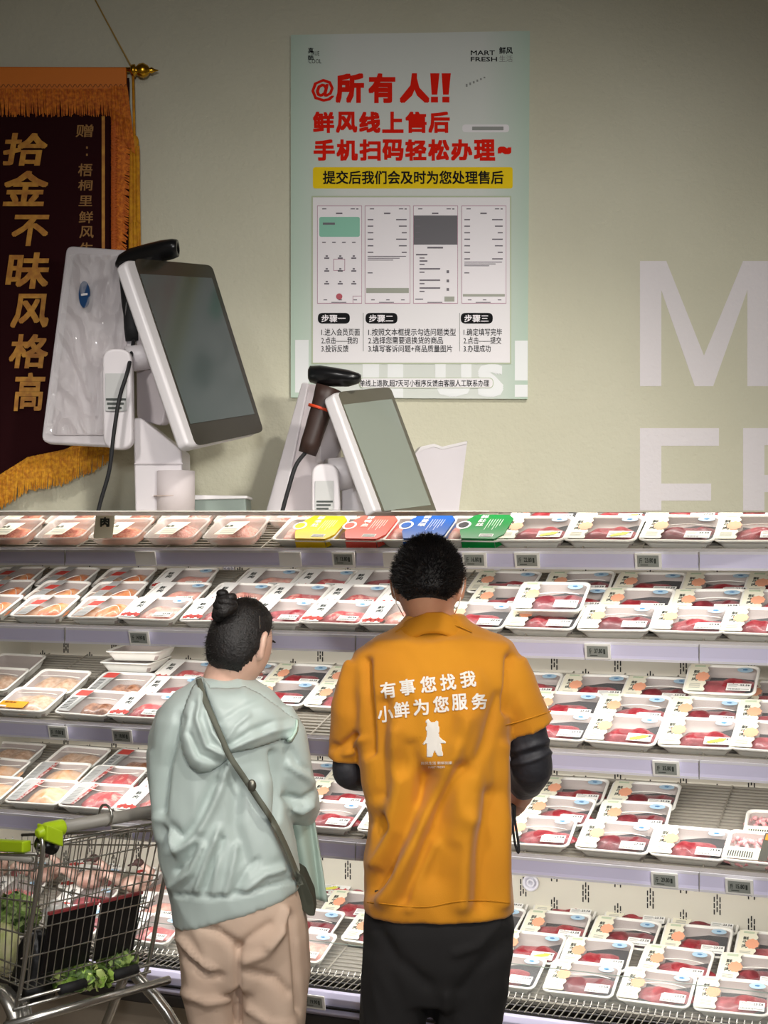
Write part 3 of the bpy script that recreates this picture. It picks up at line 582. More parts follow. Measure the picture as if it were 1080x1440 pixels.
def sleeve(key, rgb, text):
    m = mat(key + ' carton', rgb, .35); a = .095; Z = THT + .001
    P = [(-.020, -.066), (-.036, -.03), (-.036, .04), (-.020, .073), (.080, .073), (.098, .05), (.098, -.045), (.080, -.073), (-.015, -.073)]
    mb = MB(); mb.prism([Vector((x, y, Z)) for x, y in P], (0, 0, .004)); mb.prism([Vector((x, y, .012)) for x, y in ((.080, -.0735), (.098, -.045), (.098, .05), (.096, -.04))], (0, 0, .024)); mb.prism([(-.018, -.0745, .008), (.078, -.0745, .008), (.078, -.0735, .008), (-.018, -.0735, .008)], (0, 0, .028))
    lt_ = [flat_text(c, .0, .022, .048 - k * .024, .068 - k * .024, Z + .0046, whitel, .012) for k, c in enumerate(text)]
    kind(key, [('tray', TRAY, 0), ('meat', blob('meat', pork, -.07, 0, .02, .045, .012, .007, 30), 0), ('wrap_film', FILM, 0), ('carton_sleeve', mb.mesh('carton_sleeve', m), 0), ('lettering', merge('lettering', lt_, whitel), 'carton_sleeve'), ('print_lines', lines([(.032 + i * .0075, .0332 + i * .0075, -.02 + (i % 3) * .012, .045) for i in range(6)], Z + .0045, whitel), 'carton_sleeve'), ('barcode_patch', flat(rectp(.03, .07, -.062, -.046), Z + .0042, whitel, 'barcode_patch'), 'carton_sleeve'), ('barcode', lines([(.033 + i * .004, .035 + i * .004, -.06, -.048) for i in range(9)], Z + .0052, inkm), 'carton_sleeve'),
               ('round_badge', flat(ell(-.036, -.004 + .01, .021, .024, 24), Z + .0042, whitel, 'round_badge'), 'carton_sleeve'), ('badge_centre', flat(ell(-.036, .006, .015, .017, 24), Z + .0052, m if key != 'green' else padm, 'badge_centre'), 'carton_sleeve')])
sleeve('yellow', (238, 200, 10), '鲜毛肚'); sleeve('coral', (238, 92, 78), '鲜鸭血'); sleeve('blue', (8, 84, 168), '鲜黄喉'); sleeve('green', (0, 124, 52), '鲜肚丝')
DESC = {'beef': ('meat_tray', 'white foam tray of red beef with cream label and blue sticker'), 'pork': ('meat_tray', 'white foam tray of fresh pork with white flower-printed label'), 'plain': ('meat_tray', 'white foam tray seen from its ribbed side'), 'wing': ('meat_tray', 'deep white tray of orange chicken pieces with grey band label'), 'offal': ('meat_tray', 'white tray of pale giblets without label'), 'offal_yellow': ('meat_tray', 'white tray of pale giblets with yellow label'), 'giblet': ('meat_tray', 'white tray of brown giblets with grey and red label'), 'poultry': ('meat_tray', 'white tray of chicken with grey and red side label'), 'rolls': ('meat_tray', 'white tray of pink meat rolls with dark band label'), 'tub': ('meat_tub', 'clear tub of minced meat with cream label'), 'yellow': ('carton_pack', 'yellow carton meat pack'), 'coral': ('carton_pack', 'coral red carton meat pack'), 'blue': ('carton_pack', 'blue carton meat pack'), 'green': ('carton_pack', 'green carton meat pack')}
PLACED = []
def place(key, sh, row, px, lift=0, yaw=0, tilt=0, py=None):
    ta = TILT[sh]; s = .003 + row * .1455 + TDP / 2; extra = math.radians(7.5 + tilt)
    v = V0[sh] + s * math.cos(ta); u = u_at(px, v); z = RZ[sh] + s * math.sin(ta) + .0055 + lift
    Rm = Matrix.Rotation(-TH, 4, 'Z') @ Matrix.Rotation(ta + extra, 4, 'X') @ Matrix.Rotation(math.radians(yaw), 4, 'Z')
    PLACED.append(dict(key=key, sh=sh, row=row, px=px, lift=lift, M=Matrix.Translation(CH(u, v, z)) @ Rm))
rj = random.Random(11)
def rowof(kinds, sh, row, pxs, lift=0, tilt=0):
    for i, px in enumerate(pxs):
        k = kinds[i % len(kinds)] if isinstance(kinds, (list, tuple)) else kinds
        place(k, sh, row, px, lift, rj.uniform(-2.5, 2.5), tilt + rj.uniform(-.5, 1.2))
bf = ['beef%d' % i for i in (1, 0, 3, 2, 4, 1, 3, 0)]; pk = ['pork%d' % i for i in (0, 2, 3, 1, 4)]
# top shelf
rowof(['tub0', 'tub0', 'tub0', 'tub1', 'tub1'], 0, 0, [22, 98, 175, 253, 336]); rowof(['tub0', 'tub0', 'tub0', 'tub1', 'tub1', 'tub1'], 0, 1, [38, 112, 190, 270, 350, 424])
for k, x in (('yellow', 440), ('coral', 510), ('blue', 590), ('green', 671)): place(k, 0, 0, x, 0, -2)
rowof(['beef3', 'beef3', 'beef1', 'beef4'], 0, 0, [754, 852, 959, 1063]); rowof(['beef0', 'beef3', 'beef2', 'beef1'], 0, 1, [770, 865, 965, 1068]); rowof(['tub1'], 0, 1, [505, 590])
# second shelf
rowof('wing', 1, 0, [-12, 67, 148]); rowof('wing', 1, 1, [6, 84, 164]); rowof('wing', 1, 2, [22, 98, 178])
rowof(pk, 1, 0, [222, 309, 396, 478, 562]); rowof(['pork0', 'pork4', 'pork1', 'pork2', 'pork3'], 1, 1, [250, 338, 417, 500, 580]); rowof(['pork0', 'pork0', 'pork2', 'pork3'], 1, 2, [262, 378, 458, 532])
rowof(['beef0', 'beef0', 'beef1', 'beef4', 'beef0'], 1, 0, [672, 768, 870, 972, 1072]); rowof(['beef2', 'beef0', 'beef1', 'beef3'], 1, 1, [711, 896, 997, 1095]); rowof(['beef2', 'beef1', 'beef0', 'beef4', 'beef1'], 1, 2, [711, 815, 914, 1010, 1100])
place('beef1', 1, .35, 777, .040, 0, 6); place('beef2', 1, 1, 808, .0)
# third shelf
rowof(['offal', 'offal_yellow', 'giblet'], 2, 0, [-48, 46, 133]); rowof(['offal', 'offal', 'giblet'], 2, 1, [-5, 82, 172], .006); rowof(['plain', 'pork2', ], 2, 2, [20, 262]); rowof(['pork2', 'pork3'], 2, 0, [206, 292]); rowof(['pork3', 'pork1'], 2, 1, [243, 325])
place('plain', 2, 2, 192, .03, 0, -17); place('plain', 2, 2, 200, .068, 4, -17)
rowof(['beef0', 'beef2'], 2, 1, [399, 483]); rowof(['beef4', 'beef0', 'beef1', 'beef2'], 2, 2, [344, 422, 500, 575])
rowof(['beef0', 'beef3', 'beef3', 'beef2'], 2, 0, [783, 879, 984, 1086]); rowof(['beef0', 'beef4', 'beef1', 'beef2'], 2, 1, [795, 891, 992, 1090]); rowof(['beef2', 'beef0', 'beef1', 'beef2'], 2, 2, [742, 836, 926, 1090]); place('beef2', 2, 1.85, 1016, .045, 0, 4)
# fourth shelf
rowof(['poultry0', 'poultry1', 'poultry2'], 3, 0, [-16, 62, 138]); rowof(['pork2'], 3, 0, [216]); rowof(['poultry0', 'poultry1', 'poultry2', 'pork2'], 3, 1, [-4, 82, 160, 244]); rowof(['offal', 'offal', 'giblet'], 3, 2, [20, 110, 190])
rowof(['beef4', 'beef0'], 3, 0, [462, 560]); rowof(['beef2', 'beef0'], 3, 1, [478, 570]); rowof(['beef0', 'beef1'], 3, 2, [430, 505])
rowof(['beef4', 'beef1', 'beef0'], 3, 0, [758, 868, 973]); rowof(['beef4', 'beef1'], 3, 1, [785, 892]); rowof(['beef2', 'beef1'], 3, 2, [806, 906]); rowof(['rolls'], 3, 0, [1072]); rowof(['rolls'], 3, 1, [1098])
# lowest deck
rowof(['pork3', 'pork2', 'pork0', 'beef0', 'beef1', 'beef4', 'beef2'], 4, 0, [112, 214, 423, 715, 820, 925, 1032]); rowof(['pork2', 'pork3', 'pork0', 'beef1', 'beef2', 'beef3', 'beef0', 'beef4'], 4, 1, [20, 122, 222, 436, 534, 745, 840, 951]); place('beef1', 4, 1, 1062)
rowof(['pork3', 'pork2', 'pork0', 'beef0', 'beef2', 'beef0', 'beef2', 'beef1', 'beef0', 'beef2'], 4, 2, [30, 132, 228, 500, 590, 690, 782, 879, 980, 1085]); rowof(['pork0', 'pork3', 'pork2', 'beef3', 'pork3', 'beef1', 'beef2', 'beef0'], 4, 3, [45, 142, 238, 455, 512, 705, 798, 899]); place('beef1', 4, 3, 994)
ORD = ['first', 'second', 'third', 'fourth', 'fifth', 'sixth', 'seventh', 'eighth']
DESCN = {'beef': '', }
def sect(px, sh):
    if sh == 0: return 'on the left' if px < 435 else ('in the middle' if px < 700 else 'right of the man')
    return 'left of the woman' if px < 290 else ('between the woman and the man' if px < 620 else 'right of the man')
groups = {}
for d in PLACED: groups.setdefault((d['sh'], d['row'] if d['lift'] < .02 else 'x', sect(d['px'], d['sh'])), []).append(d)
def desc(key):
    b = key.rstrip('0123456789'); return DESC[b]
protos = {}
npl = 0
for (sh, row, sc_), ds in groups.items():
    ds.sort(key=lambda q: q['px'])
    for i, d in enumerate(ds):
        nm, base = desc(d['key'])
        rw = 'lying on top of the others' if row == 'x' else {0: 'front row', 1: 'second row', 2: 'third row', 3: 'rearmost row'}[int(row)]
        short = {'beef': 'beef tray', 'pork': 'pork tray', 'wing': 'orange chicken tray', 'offal': 'pale giblet tray', 'offal_yellow': 'yellow-labelled giblet tray', 'giblet': 'brown giblet tray', 'poultry': 'red-edged chicken tray', 'rolls': 'pink meat roll tray', 'tub': 'clear mince tub', 'plain': 'ribbed white tray', 'yellow': 'yellow carton pack', 'coral': 'coral carton pack', 'blue': 'blue carton pack', 'green': 'green carton pack'}[d['key'].rstrip('0123456789')]
        lab = '%s, %s from left in %s %s, %s' % (short, ORD[i], rw, sc_, TW[sh] + ' shelf')
        if row == 'x': lab = '%s %s, %s shelf %s' % (short, 'stacked on top' + (' uppermost' if i else ''), TW[sh], sc_)
        o = thing(nm, lab, 'meat pack', (0, 0, 0), '%s on the %s shelf' % (short + 's', TW[sh])); o.matrix_world = d['M']
        made = {}
        for (pn_, me, par) in KINDS[d['key']]:
            q = bpy.data.objects.new(pn_, me); COL.objects.link(q); q.parent = o if par == 0 else made[par]; made.setdefault(pn_, q)
        npl += 1
print('packs', npl)
# hanging card reading "meat" and dressed poultry on the lowest deck
u = u_at(147, .02); cd = thing('hanging_card', 'cream card with a single black character standing among the mince tubs', 'card', CH(u, .02, RZ[0] + .005)); 
Yc = CH(u, .02, 0).y; mb = MB(); mb.prism([U(x, y, Yc) for x, y in rounded([(135, 723), (162, 721), (158, 757), (131, 757)], 3)], (0, .002, 0)); child_keep(mb.build('card', cream), cd)
child_keep(text_on('lettering', '肉', 141, 727, 154, 741, Yc - .001, inkm, None, .04), cd)
skin_p = mat('plucked poultry skin', (206, 176, 160), .5, rgb2=(172, 130, 116), nscale=30, bump=.4, bscale=80); legd = mat('dark poultry head', (60, 36, 32), .6)
for n_, (px, s) in enumerate(((-10, .8), (62, .72), (128, .85), (190, .75))):
    v = .40; u = u_at(px, v); z = RZ[4] + .33 * math.tan(TILT[4]) + .055
    t = thing('dressed_duck', 'plucked duck lying on the lowest deck behind the trolley, %s from left' % ORD[n_], 'poultry', CH(u, v, z - .03), 'plucked ducks on the lowest deck'); 
    mb = MB(); mb.ball(CH(u, v, z + .005), (.070 * s, .05 * s, .036 * s), 16, 10); child_keep(mb.build('body', skin_p, None, True), t)
    child_keep(MB().tube([CH(u + .05, v - .02, z + .02), CH(u + .08, v - .03, z + .06), CH(u + .05, v - .045, z + .085)], [.022, .014, .010], 8).build('neck', skin_p, None, True), t)
    mb = MB(); mb.ball(CH(u + .045, v - .05, z + .09), (.018, .015, .014), 10, 6); mb.tube([CH(u + .04, v - .055, z + .088), CH(u + .012, v - .065, z + .08)], [.008, .003], 6); child_keep(mb.build('head', legd, None, True), t)
    child_keep(MB().tube([CH(u - .04, v - .03, z + .02), CH(u - .075, v - .06, z + .045), CH(u - .10, v - .06, z + .03)], [.022, .012, .007], 8).build('leg', skin_p, None, True), t)
# ------------------------------------------------------------------ tills and handheld scanners on the ledge
screen_m = mat('display glass', (78, 88, 86), .12, spec=.7); bez = mat('screen bezel', (52, 48, 38), .25); bag_m = mat('thin protective film', (250, 248, 248), .10, alpha=.22, spec=.9)
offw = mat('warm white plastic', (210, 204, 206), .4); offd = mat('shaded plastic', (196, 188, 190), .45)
class Plane:                              # a plane seen through pixels: depth varies linearly in 1/Y
    def __init__(s, p0, p1, p2):          # each (px,py,Y)
        a, b, c = (U(*p0), U(*p1), U(*p2)); s.o = a; s.n = (b - a).cross(c - a).normalized()
        if s.n.dot(a - CAMP) > 0: s.n = -s.n
    def at(s, px, py, off=0):
        d = U(px, py, 1) - CAMP; o = s.o + s.n * off; t = (o - CAMP).dot(s.n) / d.dot(s.n); return CAMP + d * t
def plate(nm, pts, pl, thick, m, par, r=0, bevel=0, off=0):
    P = rounded(pts, r) if r else [Vector(p) for p in pts]
    mb = MB(); mb.prism([pl.at(p[0], p[1], off) for p in P], -pl.n * thick); return child_keep(mb.build(nm, m, bevel=bevel), par)
def round_capsule(nm, pts, Y, t, m, par, r): 
    P = rounded(pts, r, 10); mb = MB(); mb.prism([U(p[0], p[1], Y) for p in P], (0, t, 0)); return child_keep(mb.build(nm, m, bevel=.006), par)
def till(label, o0): t = thing('till_terminal', label, 'till', o0); return t
ta = till('larger left white double-screen till wrapped in clear film, beside the pennant', U(222, 719, 3.10))
# rear panel, leaning, still in its film
pr_ = Plane((97, 345, 3.24), (58, 622, 3.16), (190, 352, 3.17))
plate('rear_screen_back', [(93, 345), (190, 352), (186, 480), (170, 628), (57, 622)], pr_, .02, offw, ta, [10, 3, 0, 6, 12], .005)
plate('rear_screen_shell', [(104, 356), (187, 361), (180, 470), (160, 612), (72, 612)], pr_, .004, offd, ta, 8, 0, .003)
# crumpled film: a grid with noise
vs = []; fs = []; nx, ny = 44, 80
for j in range(ny + 1):
    for i in range(nx + 1):
        a, b = i / nx, j / ny; x = (96 - 32 * b) + a * (92 - 2 * b + 0 * a); y = 358 + 252 * b
        vs.append(pr_.at(x, y, .006 + .022 * (1 - min(1, 3 * abs(noise.noise(Vector((a * 3 + b * 1.5, b * 5 - a * 3, 1)))))) + .010 * (1 - min(1, 3 * abs(noise.noise(Vector((a * 6 - b * 3, b * 9, 4))))))))
for j in range(ny):
    for i in range(nx): q = j * (nx + 1) + i; fs.append((q, q + 1, q + nx + 2, q + nx + 1))
child_keep(obj('protective_film', new_mesh('protective_film', vs, fs, bag_m)), ta)
bl = mat('blue emblem', (26, 62, 104), .4); P = [(118.5 + 8 * math.cos(t / 20 * 6.283), 414 + 19 * math.sin(t / 20 * 6.283)) for t in range(20)]
plate('blue_emblem', P, pr_, .001, bl, ta, 0, 0, .022); plate('emblem_print', [(114, 413), (123, 412), (123, 415), (114, 416)], pr_, .0005, white_pl, ta, 0, 0, .0235)
# front display
pf = Plane((180, 365, 2.98), (262, 627, 2.88), (298, 375, 3.26))
plate('display_housing', [(174, 364), (296, 372), (370, 606), (266, 630)], pf, .03, white_pl, ta, [12, 9, 9, 12], .008)
plate('bezel', [(188, 363), (298, 373), (371, 607), (276, 627)], pf, .002, bez, ta, [10, 8, 8, 10], 0, .0015)
plate('display_glass', [(197, 385), (298, 391), (358, 582), (268, 596)], pf, .0006, screen_m, ta, 0, 0, .0025)
# hinge, capsule arm, column
child_keep(MB().tube([U(178, 505, 3.08), U(222, 500, 3.10)], .028, 16).build('hinge_barrel', offw, None, True), ta)
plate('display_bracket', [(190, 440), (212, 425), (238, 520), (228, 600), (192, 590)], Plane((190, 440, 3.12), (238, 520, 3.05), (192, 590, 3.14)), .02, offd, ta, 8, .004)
round_capsule('capsule_arm', [(143, 490), (185, 490), (187, 632), (145, 632)], 3.02, .03, offw, ta, 20)
round_capsule('arm_label', [(148, 525), (178, 525), (178, 578), (148, 578)], 3.016, .001, greyl, ta, 1)
mb = MB()
for k in range(3): mb.prism([U(a, b, 3.0145) for a, b in ((149 + k * 1.5, 560 + k * 6), (177 - k * 3, 560 + k * 6), (177 - k * 3, 563 + k * 6), (149 + k * 1.5, 563 + k * 6))], (0, .0005, 0))
child_keep(mb.build('label_print', inkm), ta)
mb = MB(); mb.prism([U(x, y, 3.06) for x, y in ((187, 588), (197, 587), (210, 597), (256, 634), (257, 719.5), (190, 719.5))], (0, .13, 0)); child_keep(mb.build('column', offw, bevel=.005), ta)
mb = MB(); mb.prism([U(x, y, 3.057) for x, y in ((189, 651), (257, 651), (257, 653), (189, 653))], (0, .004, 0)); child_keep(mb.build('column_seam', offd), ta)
def scanner(label, pts_head, pts_grip, Y, cable, grip_m, ring=None):
    t = thing('handheld_scanner', label, 'scanner', U(*pts_grip[0], Y)); 
    hp = MB(); rings = []
    for (x, y, w, h, d) in pts_head: rings.append([U(x, y, Y + d) + Vector((0, w * math.cos(q * .3927), h * math.sin(q * .3927))) for q in range(16)])
    hp.loft(rings); child_keep(hp.build('scanner_head', blackp, None, True), t)
    (x0, y0), (x1, y1), w0, w1 = pts_grip
    g = MB().tube([U(x0 + (x1 - x0) * k / 6, y0 + (y1 - y0) * k / 6, Y) for k in range(7)], [w0 * 1.1, w0, w0 * .92, w0 * .9, w1, w1, w1 * .9], 14); child_keep(g.build('grip', grip_m, None, True), t)
    if ring: child_keep(MB().tube([U(ring[0], ring[1], Y), U(ring[0] - 1.2, ring[1] + 3.5, Y)], w0 * 1.0 + .0015, 16).build('orange_ring', mat('orange ring', (206, 66, 30), .4), None, True), t)
    child_keep(MB().tube([U(x, y, z) for x, y, z in cable], .0045, 8).build('cable', dark_rub, None, True), t)
    return t
def spl(P, n=6):
    out = []; P = [Vector(p) for p in P]
    for i in range(len(P) - 1):
        p0, p1, p2, p3 = P[max(i - 1, 0)], P[i], P[i + 1], P[min(i + 2, len(P) - 1)]
        for k in range(n):
            t = k / n; out.append(.5 * ((2 * p1) + (p2 - p0) * t + (2 * p0 - 5 * p1 + 4 * p2 - p3) * t * t + (3 * p1 - p0 - 3 * p2 + p3) * t ** 3))
    out.append(P[-1]); return out
scanner('black barcode scanner on top of the left till by the pennant', [(163, 372, .010, .006, .0), (168, 368, .02, .015, .0), (182, 365, .024, .024, .0), (205, 359, .03, .024, -.02), (228, 353, .034, .023, -.03), (243, 350, .034, .021, -.04), (250, 349, .030, .018, -.045), (250.5, 349, .020, .012, -.045), (240, 350, .018, .010, -.04)], [(183, 370), (188, 480), .026, .02], 3.13, spl([(188, 478, 3.12), (180, 520, 3.0), (168, 560, 2.99), (160, 610, 2.985), (154, 660, 2.985), (143, 700, 2.985), (138, 719.2, 2.985)]), dark_rub)
mb = MB(); mb.tube([U(217, 720, 3.02) + Vector((.04, .04, 0)), U(217, 661, 3.02) + Vector((.04, .04, 0))], .0405, 28)
cup = thing('paper_roll', 'white paper roll standing beside the left till column', 'paper roll', U(243, 719, 3.06)); 
child_keep(mb.build('roll', mat('paper', (206, 196, 196), .8), None, True), cup).data.shade_smooth()
child_keep(MB().tube([U(243, 698, 3.06), U(243, 697, 3.06)], .0412, 28).build('torn_edge', mat('paper edge', (196, 178, 168), .8)), cup)
pb = thing('receipt_printer', 'low white and grey-green receipt printer right of the paper roll', 'printer', U(310, 719, 3.15)); 
mb = MB(); mb.prism([U(x, y, 3.1) for x, y in ((270, 700), (345, 700), (347, 719.5), (268, 719.5))], (0, .12, 0)); child_keep(mb.build('printer_body', mat('grey green plastic', (120, 132, 124), .4), bevel=.003), pb)
mb = MB(); mb.prism([U(x, y, 3.095) for x, y in ((270, 696), (347, 697), (348, 701), (270, 703))], (0, .13, 0)); child_keep(mb.build('printer_lid', white_pl, bevel=.002), pb)
tb = till('smaller right white double-screen till below the poster', U(455, 719, 3.1))
pr2 = Plane((430, 540, 3.26), (376, 719, 3.20), (470, 560, 3.22))
plate('rear_screen_back', [(424, 538), (446, 540), (480, 560), (470, 719.5), (374, 719.5)], pr2, .02, mat('greyish plastic', (204, 194, 196), .4), tb, [8, 3, 3, 0, 0], .005)
plate('rear_screen_edge', [(424, 537), (434, 538), (398, 719.5), (373, 719.5)], pr2, .03, offw, tb, [4, 3, 0, 0], .004, .006)
pf2 = Plane((468, 553, 2.99), (533, 719, 2.93), (548, 543, 3.22))
plate('display_housing', [(467, 552), (546, 542), (613, 719.3), (528, 719.3)], pf2, .028, white_pl, tb, [8, 8, 0, 0], .006)
plate('bezel', [(475, 551), (549, 544), (614, 718.8), (538, 718.8)], pf2, .002, mat('bezel grey', (92, 88, 74), .3), tb, [8, 7, 0, 0], 0, .0015)
plate('display_glass', [(483, 569), (551, 561), (606, 710), (541, 718.5)], pf2, .0006, mat('pale display glass', (140, 148, 138), .15, spec=.7), tb, 0, 0, .0025)
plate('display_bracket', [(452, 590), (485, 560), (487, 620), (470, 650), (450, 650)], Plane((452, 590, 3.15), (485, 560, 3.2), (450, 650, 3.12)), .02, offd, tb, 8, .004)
child_keep(MB().tube([U(462, 668, 3.08), U(515, 664, 3.12)], .036, 20).build('hinge_barrel', offw, None, True), tb)
round_capsule('capsule_arm', [(438, 652), (477, 652), (479, 719.5), (438, 719.5)], 3.04, .03, offw, tb, [18, 18, 0, 0])
round_capsule('arm_label', [(443, 676), (469, 676), (469, 717), (443, 717)], 3.036, .001, greyl, tb, 1)
mb = MB()
for k in range(3): mb.prism([U(a, b, 3.0345) for a, b in ((445, 704 + k * 5), (468 - k * 3, 704 + k * 5), (468 - k * 3, 706.5 + k * 5), (445, 706.5 + k * 5))], (0, .0005, 0))
child_keep(mb.build('label_print', inkm), tb)
mb = MB(); mb.prism([U(x, y, 3.09) for x, y in ((480, 690), (512, 676), (516, 719.5), (480, 719.5))], (0, .1, 0)); child_keep(mb.build('column', offw, bevel=.004), tb)
scanner('black barcode scanner with orange ring on the right till', [(433, 526, .008, .010, .02), (436, 526, .02, .018, .02), (450, 528, .03, .022, .01), (468, 530, .034, .021, .0), (490, 532, .034, .018, -.01), (504, 532, .028, .011, -.015), (508, 531, .018, .006, -.015)], [(462, 545), (432, 638), .026, .022], 3.05, spl([(430, 636, 3.04), (416, 655, 3.02), (405, 690, 3.01), (397, 719.2, 3.01)]), mat('dark brown rubber', (50, 32, 26), .5), (451, 573))
cs = thing('card_stand', 'white stepped acrylic sign back behind the right till display', 'sign', U(615, 719, 3.3)); 
pc = Plane((600, 640, 3.32), (657, 622, 3.36), (645, 719, 3.34))
plate('sign_back', [(584, 638), (590, 631), (610, 625), (622, 631), (657, 621), (645, 719.5), (600, 719.5)], pc, .006, mat('sign plastic', (206, 200, 204), .4), cs)
plate('sign_edge', [(584, 638), (592, 628), (610, 624), (622, 628), (657, 620), (657, 624), (622, 632), (610, 628), (594, 633)], pc, .02, white_pl, cs, 0, 0, .002)
# ------------------------------------------------------------------ people
def ringp(l, r, py, Y, th, dy=0, n=40, p=2.4, slope=0):     # a horizontal cross-section between two silhouette points
    a = U(l, py, Y); b = U(r, py, Y); c = (a + b) / 2; hw = (b.x - a.x) / 2; out = []
    for j in range(n):
        t = 2 * math.pi * j / n; q = (abs(math.cos(t)) ** p + abs(math.sin(t)) ** p) ** (-1 / p)
        out.append(Vector((c.x + hw * q * math.cos(t), c.y + dy + th * q * math.sin(t), c.z + slope * q * math.cos(t))))
    return out
def body_loft(mb, rows, Y, **k):
    mb.loft([ringp(r[1], r[2], r[0], Y, r[3], r[4] if len(r) > 4 else 0, slope=(r[5] if len(r) > 5 else 0), **k) for r in rows]); return mb
def seg_d(px, py, poly):
    best = 1e9
    for (x0, y0), (x1, y1) in zip(poly[:-1], poly[1:]):
        dx, dy = x1 - x0, y1 - y0; t = np.clip(((px - x0) * dx + (py - y0) * dy) / (dx * dx + dy * dy), 0, 1)
        best = np.minimum(best, np.hypot(px - x0 - t * dx, py - y0 - t * dy))
    return best
FOLD_GAIN = 2.0
def fold(o, folds, noise_amp=.0, back=True):                # ridges (+) and valleys (-) pressed into cloth along lines
    me = o.data; n = len(me.vertices); V = np.zeros(n * 3); me.vertices.foreach_get('co', V); V = V.reshape(-1, 3)
    Nn = np.zeros(n * 3); me.vertices.foreach_get('normal', Nn); Nn = Nn.reshape(-1, 3)
    px = 540 + V[:, 0] / V[:, 1] * F; py = HY - (V[:, 2] - EYE) / V[:, 1] * F
    disp = np.zeros(n); w_ = np.clip(-Nn[:, 1] * 1.6 + .25, 0, 1) if back else 1
    for poly, width, amp in folds: disp += FOLD_GAIN * amp * np.exp(-(seg_d(px, py, poly) / width) ** 2)
    disp *= w_
    if noise_amp:
        disp += np.array([noise_amp * (noise.noise(Vector((v[0] * 14, v[1] * 14, v[2] * 6))) + .9 * (1 - 2.2 * abs(noise.noise(Vector((v[0] * 17 + v[2] * 6, v[1] * 12, v[2] * 5 - v[0] * 3)))))) for v in V])
    V = V + Nn * disp[:, None]; me.vertices.foreach_set('co', V.reshape(-1)); me.update()
def finger_chain(mb, base, d, nrm, lengths, r, curl):
    pts = [base]; dd = d.copy(); side = d.cross(nrm).normalized()
    for L, c in zip(lengths, curl):
        dd = Matrix.Rotation(c, 3, side) @ dd; pts.append(pts[-1] + dd * L)
    P = []; R = []
    for i, p in enumerate(pts): P.append(p); R.append(r * (1.0 - .1 * i))
    P.append(pts[-1] + dd * r * .5); R.append(r * .35); mb.tube(P, R, 8)
def hand(mb, wrist, d, palm, side=1, curl=.7, s=1.0):        # palm with four unequal fingers and a thumb
    d = d.normalized(); palm = (palm - d * palm.dot(d)).normalized(); w = d.cross(palm).normalized() * side
    rings = []
    for t, a, b in ((-.01, .024, .018), (.02, .034, .016), (.055, .040, .014), (.085, .038, .012), (.092, .03, .008)):
        c = wrist + d * t * s; rings.append([c + w * a * s * math.cos(q * .628) + palm * b * s * math.sin(q * .628) for q in range(10)])
    mb.loft(rings)
    for k, (o_, L) in enumerate(((.029, .072), (.010, .080), (-.010, .074), (-.029, .060))):
        finger_chain(mb, wrist + d * (.075 + .006 * (1 - abs(k - 1.2) / 2)) * s + w * o_ * s, (d + w * o_ * 2).normalized(), palm, [L * .45 * s, L * .32 * s, L * .26 * s], .0088 * s, [curl * .5 + .08 * k, curl, curl * .8])
    finger_chain(mb, wrist + d * .025 * s + w * .032 * s, (d * .6 + w * .9 + palm * .4).normalized(), palm, [.035 * s, .03 * s, .022 * s], .0105 * s, [.1, .3, .3])
def head_mesh(mb, C_, Rm, sx=.073, sy=.092, sz=.112):
    vs = []; fs = []; nu, nv = 32, 24
    for i in range(nv + 1):
        ph = math.pi * min(max(i / nv, .012), .988)
        for j in range(nu):
            th = 2 * math.pi * j / nu; x, y, z = math.sin(ph) * math.cos(th), math.sin(ph) * math.sin(th), math.cos(ph)
            X, Y_, Z = x * sx, y * sy, z * sz
            if z < 0: X *= 1 - .30 * z * z; Y_ *= 1 - .10 * z * z if y > 0 else 1 - .38 * z * z
            if y > .75 and abs(x) < .5: Y_ += .016 * math.exp(-((z + .12) / .14) ** 2 - (x / .13) ** 2) - .006 * math.exp(-((z - .06) / .1) ** 2) * math.exp(-((abs(x) - .3) / .16) ** 2) + .006 * math.exp(-((z + .42) / .09) ** 2 - (x / .25) ** 2) + .008 * math.exp(-((z + .75) / .15) ** 2 - (x / .25) ** 2)
            vs.append(C_ + Rm @ Vector((X, Y_, Z)))
    for i in range(nv):
        for j in range(nu): q = (j + 1) % nu; fs.append((i * nu + j, i * nu + q, (i + 1) * nu + q, (i + 1) * nu + j))
    fs.append(tuple(range(nu))); fs.append(tuple(range(nv * nu, nv * nu + nu))[::-1]); mb.add(vs, fs)
    for s in (-1, 1):                                         # ears: rim, lobe
        pts = [(s * (sx + .000), .004, -.030), (s * (sx + .006), -.002, -.022), (s * (sx + .012), -.010, .002), (s * (sx + .013), -.012, .020), (s * (sx + .008), -.004, .030), (s * sx, .006, .024)]
        mb.tube([C_ + Rm @ Vector(p) for p in pts], [.006, .0085, .0075, .0075, .007, .005], 8)
        mb.tube([C_ + Rm @ Vector((s * (sx - .004), .004, -.02)), C_ + Rm @ Vector((s * (sx + .006), -.004, .015))], [.010, .012], 8)
